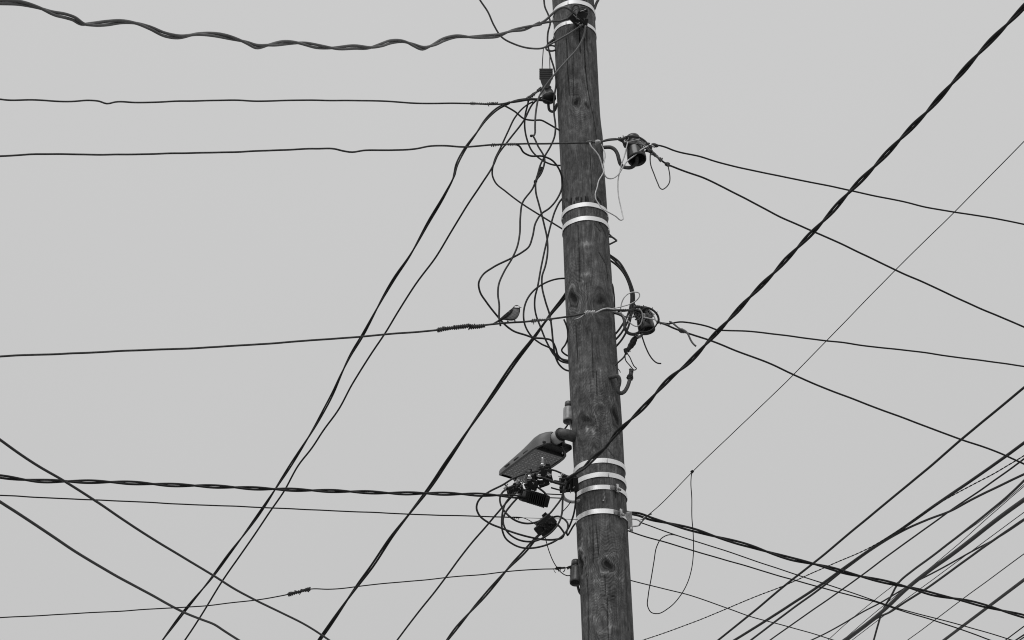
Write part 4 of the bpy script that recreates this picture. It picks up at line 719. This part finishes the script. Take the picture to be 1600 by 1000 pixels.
coilc('small cut cable stub above the other one left of the lower clamp', [(866,751),(872,752),(882,754)], 2.4, -.15)
wire('thin_wire', 'thin wire slanting from the curved strap into the cable loops', [(892,784),(886,792),(879.6,799)], 1.5, -.08, 'thin', cat='wire')
wire('thin_wire', 'thin slack wire hanging from the knobbly connector to the lowest insulator', [(851,838),(852.5,842.5),(857.5,860),(867.5,882.5),(877.5,895),(886,899.5),(892.5,898.7),(899,895)], 1.6, [-.13, -.01], 'thin', cat='wire')

rm = random.Random(11)
def whiskers(parent, x0, y0, x1, y1, dy, n, ln=(3, 8), mats=('iron', 'tie', 'cable')):
    for i in range(n):
        x, y = rm.uniform(x0, x1), rm.uniform(y0, y1); a = rm.uniform(0, 6.28); l1 = rm.uniform(*ln); b_ = a + rm.uniform(-1.4, 1.4)
        pl = [(x, y), (x + l1 * .5 * math.cos(a), y + l1 * .5 * math.sin(a)), (x + l1 * .5 * (math.cos(a) + math.cos(b_)), y + l1 * .5 * (math.sin(a) + math.sin(b_)))]
        wire('wire_end', None, pl, rm.uniform(1.0, 2.2), dy + rm.uniform(-.02, .02), rm.choice(mats), parent=parent, step=1.5)
cc = [o for o in bpy.data.objects if o.name.startswith('cable_connector')]
whiskers(cc[0], 842, 728, 862, 758, -.21, 9); whiskers(cc[1], 820, 738, 838, 764, -.22, 10); whiskers(cc[2], 790, 752, 814, 772, -.2, 10); whiskers(lc, 876, 742, 898, 768, -.17, 10)
whiskers(tcl, 893, 14, 916, 40, -.2, 6, (3, 6)); whiskers(iu, 974, 213, 1000, 226, -.11, 7, (4, 8), ('wire', 'tie')); whiskers(iu, 1006, 225, 1020, 242, -.09, 9, (3, 7), ('wire', 'tie', 'bright')); whiskers(it, 990, 480, 1026, 500, -.115, 14, (4, 9), ('wire', 'tie', 'cable'))

# ------------------------------------------------------------------ the bird
DB = -.275; SB = PX(795, 495, DB)
bird = thing('bird', 'small tit with pale cheek perched on the spliced wire left of the pole', 'bird', P(798, 503, DB))
rings = [((769.5,505.3),(770.5,506.6),.9), ((775,502),(776.5,504.4),1.6), ((780,498.8),(782.5,501.8),2.2), ((784,496.2),(786.5,500),3.4), ((788,492.6),(791.5,500.4),6.0), ((792,489),(797,501),8.2), ((796,485.4),(802.5,500.6),9.6), ((799.5,482),(807.5,497.6),9.8), ((802,479.6),(810.8,492.5),9.0), ((803.6,477.8),(812.4,487.4),8.0), ((805.8,476.9),(812.7,484.4),7.4), ((808.4,476.8),(812.6,482.6),6.4), ((810.6,477.8),(812.6,481.6),4.2), ((812.2,479.2),(813.0,480.9),1.6)]
# resample rings smoothly
ra = np.array([[*a, *b_, w_] for a, b_, w_ in rings]); rs_, _ = hermite(ra, .7); mb = MB(); n = 40; cols = []
depth_ax = ray(798, 492) / np.linalg.norm(ray(798, 492))
for (ux, uy, lx, ly, wd) in rs_:
    a, b_ = P(ux, uy, DB), P(lx, ly, DB); c = (a + b_) / 2; h = (a - b_) / 2
    for k in range(n):
        t_ = 2 * math.pi * k / n; mb.v.append(c + h * math.cos(t_) + depth_ax * (wd * SB / 2) * math.sin(t_))
        x, y = (ux + lx) / 2 + (ux - lx) / 2 * math.cos(t_), (uy + ly) / 2 + (uy - ly) / 2 * math.cos(t_); up = math.cos(t_)
        # plumage: dark crown and back, pale cheek, black bib line, mid-grey breast
        if x > 802 and y < 478.3 + (x - 807) ** 2 * .035: col = .018
        elif x > 811.2 and y > 480: col = .015
        elif 803.8 < x < 811.6 and 477.8 < y < 480.7 + (x - 807.5) * .08 and up > -.35: col = .75
        elif 803 < x < 813 and y < 483.6 - (811 - x) * .2 and y > 480: col = .015
        elif x < 786: col = .03
        elif up > .62: col = .045
        elif y > 498.6: col = .03
        else: col = .135 + .05 * math.sin(x * .9) * math.sin(y * 1.3) + .05 * max(0, 1 - math.hypot(x - 806, y - 484) / 4)
        cols.append(col)
nr = len(rs_)
for i in range(nr - 1):
    for k in range(n): k2 = (k + 1) % n; mb.f.append((i * n + k, i * n + k2, (i + 1) * n + k2, (i + 1) * n + k))
mb.f += [tuple(range(n))[::-1], tuple((nr - 1) * n + k for k in range(n))]
bb = mb.build('body', M['beak'], bird); at = bb.data.attributes.new('plumage', 'FLOAT', 'POINT'); at.data.foreach_set('value', cols)
fm = bpy.data.materials.new('bird_plumage'); fm.use_nodes = True; t = fm.node_tree; b = t.nodes['Principled BSDF']; a = t.nodes.new('ShaderNodeAttribute'); a.attribute_name = 'plumage'
x = t.nodes.new('ShaderNodeTexNoise'); x.inputs['Scale'].default_value = 260; y = t.nodes.new('ShaderNodeMath'); y.operation = 'MULTIPLY'; y2 = t.nodes.new('ShaderNodeMath'); y2.operation = 'ADD'; y2.inputs[1].default_value = .5
tx = t.nodes.new('ShaderNodeTexCoord'); t.links.new(tx.outputs['Object'], x.inputs['Vector']); t.links.new(x.outputs[0], y2.inputs[0]); t.links.new(y2.outputs[0], y.inputs[0]); t.links.new(a.outputs['Fac'], y.inputs[1]); t.links.new(y.outputs[0], b.inputs['Base Color']); b.inputs['Roughness'].default_value = .9
bb.data.materials.clear(); bb.data.materials.append(fm)
for sgn in (-1, 1):                                      # folded wings lie on the flanks
    mb = MB(); wp = [((777.5,501.2),(779,502.6)), ((783,496.4),(785,499.4)), ((788,492),(791,496.6)), ((792.5,488.2),(796,492.4)), ((796.5,484.8),(799.5,489.4)), ((800,482.6),(801.5,485.4))]
    W2 = np.array([[*a, *b_] for a, b_ in wp]); W2, _ = hermite(W2, 2.0); bulge = [.8, 2.2, 4.6, 5.0, 4.6, 4.2]
    bl = np.interp(np.linspace(0, 1, len(W2)), np.linspace(0, 1, 6), bulge)
    for (ux, uy, lx, ly), q in zip(W2, bl):
        for f_ in (0, .27, .54, .8): mb.v.append(P(ux + (lx - ux) * f_, uy + (ly - uy) * f_, DB + sgn * (q * (.78 + .22 * f_) + .45 * math.sin(f_ * 3.14)) * SB))
    for i in range(len(W2) - 1):
        for k in range(3): mb.f.append((i*4+k, i*4+k+1, (i+1)*4+k+1, (i+1)*4+k))
    wg = mb.build('wing', M['feather'], bird); sm = wg.modifiers.new('solid', 'SOLIDIFY'); sm.thickness = .9 * SB; sm.offset = 0
    MB().tube([P(794.5, 486.6, DB + sgn * 4.9 * SB), P(796.5, 488.2, DB + sgn * 5.4 * SB)], .55 * SB, 6).build('wing_bar', M['ceram_l'], bird)
    MB().sphere(P(809.3, 479.9, DB + sgn * 2.9 * SB), .5 * SB, n=6).build('eye', M['beak'], bird)
MB().tube([P(811.8, 480, DB), P(813.4, 480.2, DB), P(815.4, 480.5, DB)], [.85 * SB, .55 * SB, .08 * SB], 8).build('beak', M['beak'], bird)
for fx, fy, sgn in ((793.5, 503.8, -1), (804.8, 502.9, 1)):
    mb = MB(); top = P(fx - .2 if sgn < 0 else fx - 1.2, 499.5, DB + sgn * 1.5 * SB)
    mb.tube([top, P(fx - .3, fy - 1.8, DB + sgn * 1.5 * SB), P(fx, fy - .9, DB + sgn * 1.2 * SB)], [.7 * SB, .45 * SB, .45 * SB], 6)
    for q in (-1.2, 0, 1.2): mb.tube([P(fx, fy - 1, DB + sgn * SB), P(fx + q, fy - 1.9, DB - 1.4 * SB), P(fx + q + .6, fy - .2, DB - 2.2 * SB), P(fx + q + .5, fy + 1.5, DB - 1.6 * SB)], .42 * SB, 5)
    mb.tube([P(fx, fy - 1, DB + SB), P(fx - .4, fy - .6, DB + 2.2 * SB), P(fx - .3, fy + 1.4, DB + 1.6 * SB)], .42 * SB, 5); mb.build('leg', M['beak'], bird)
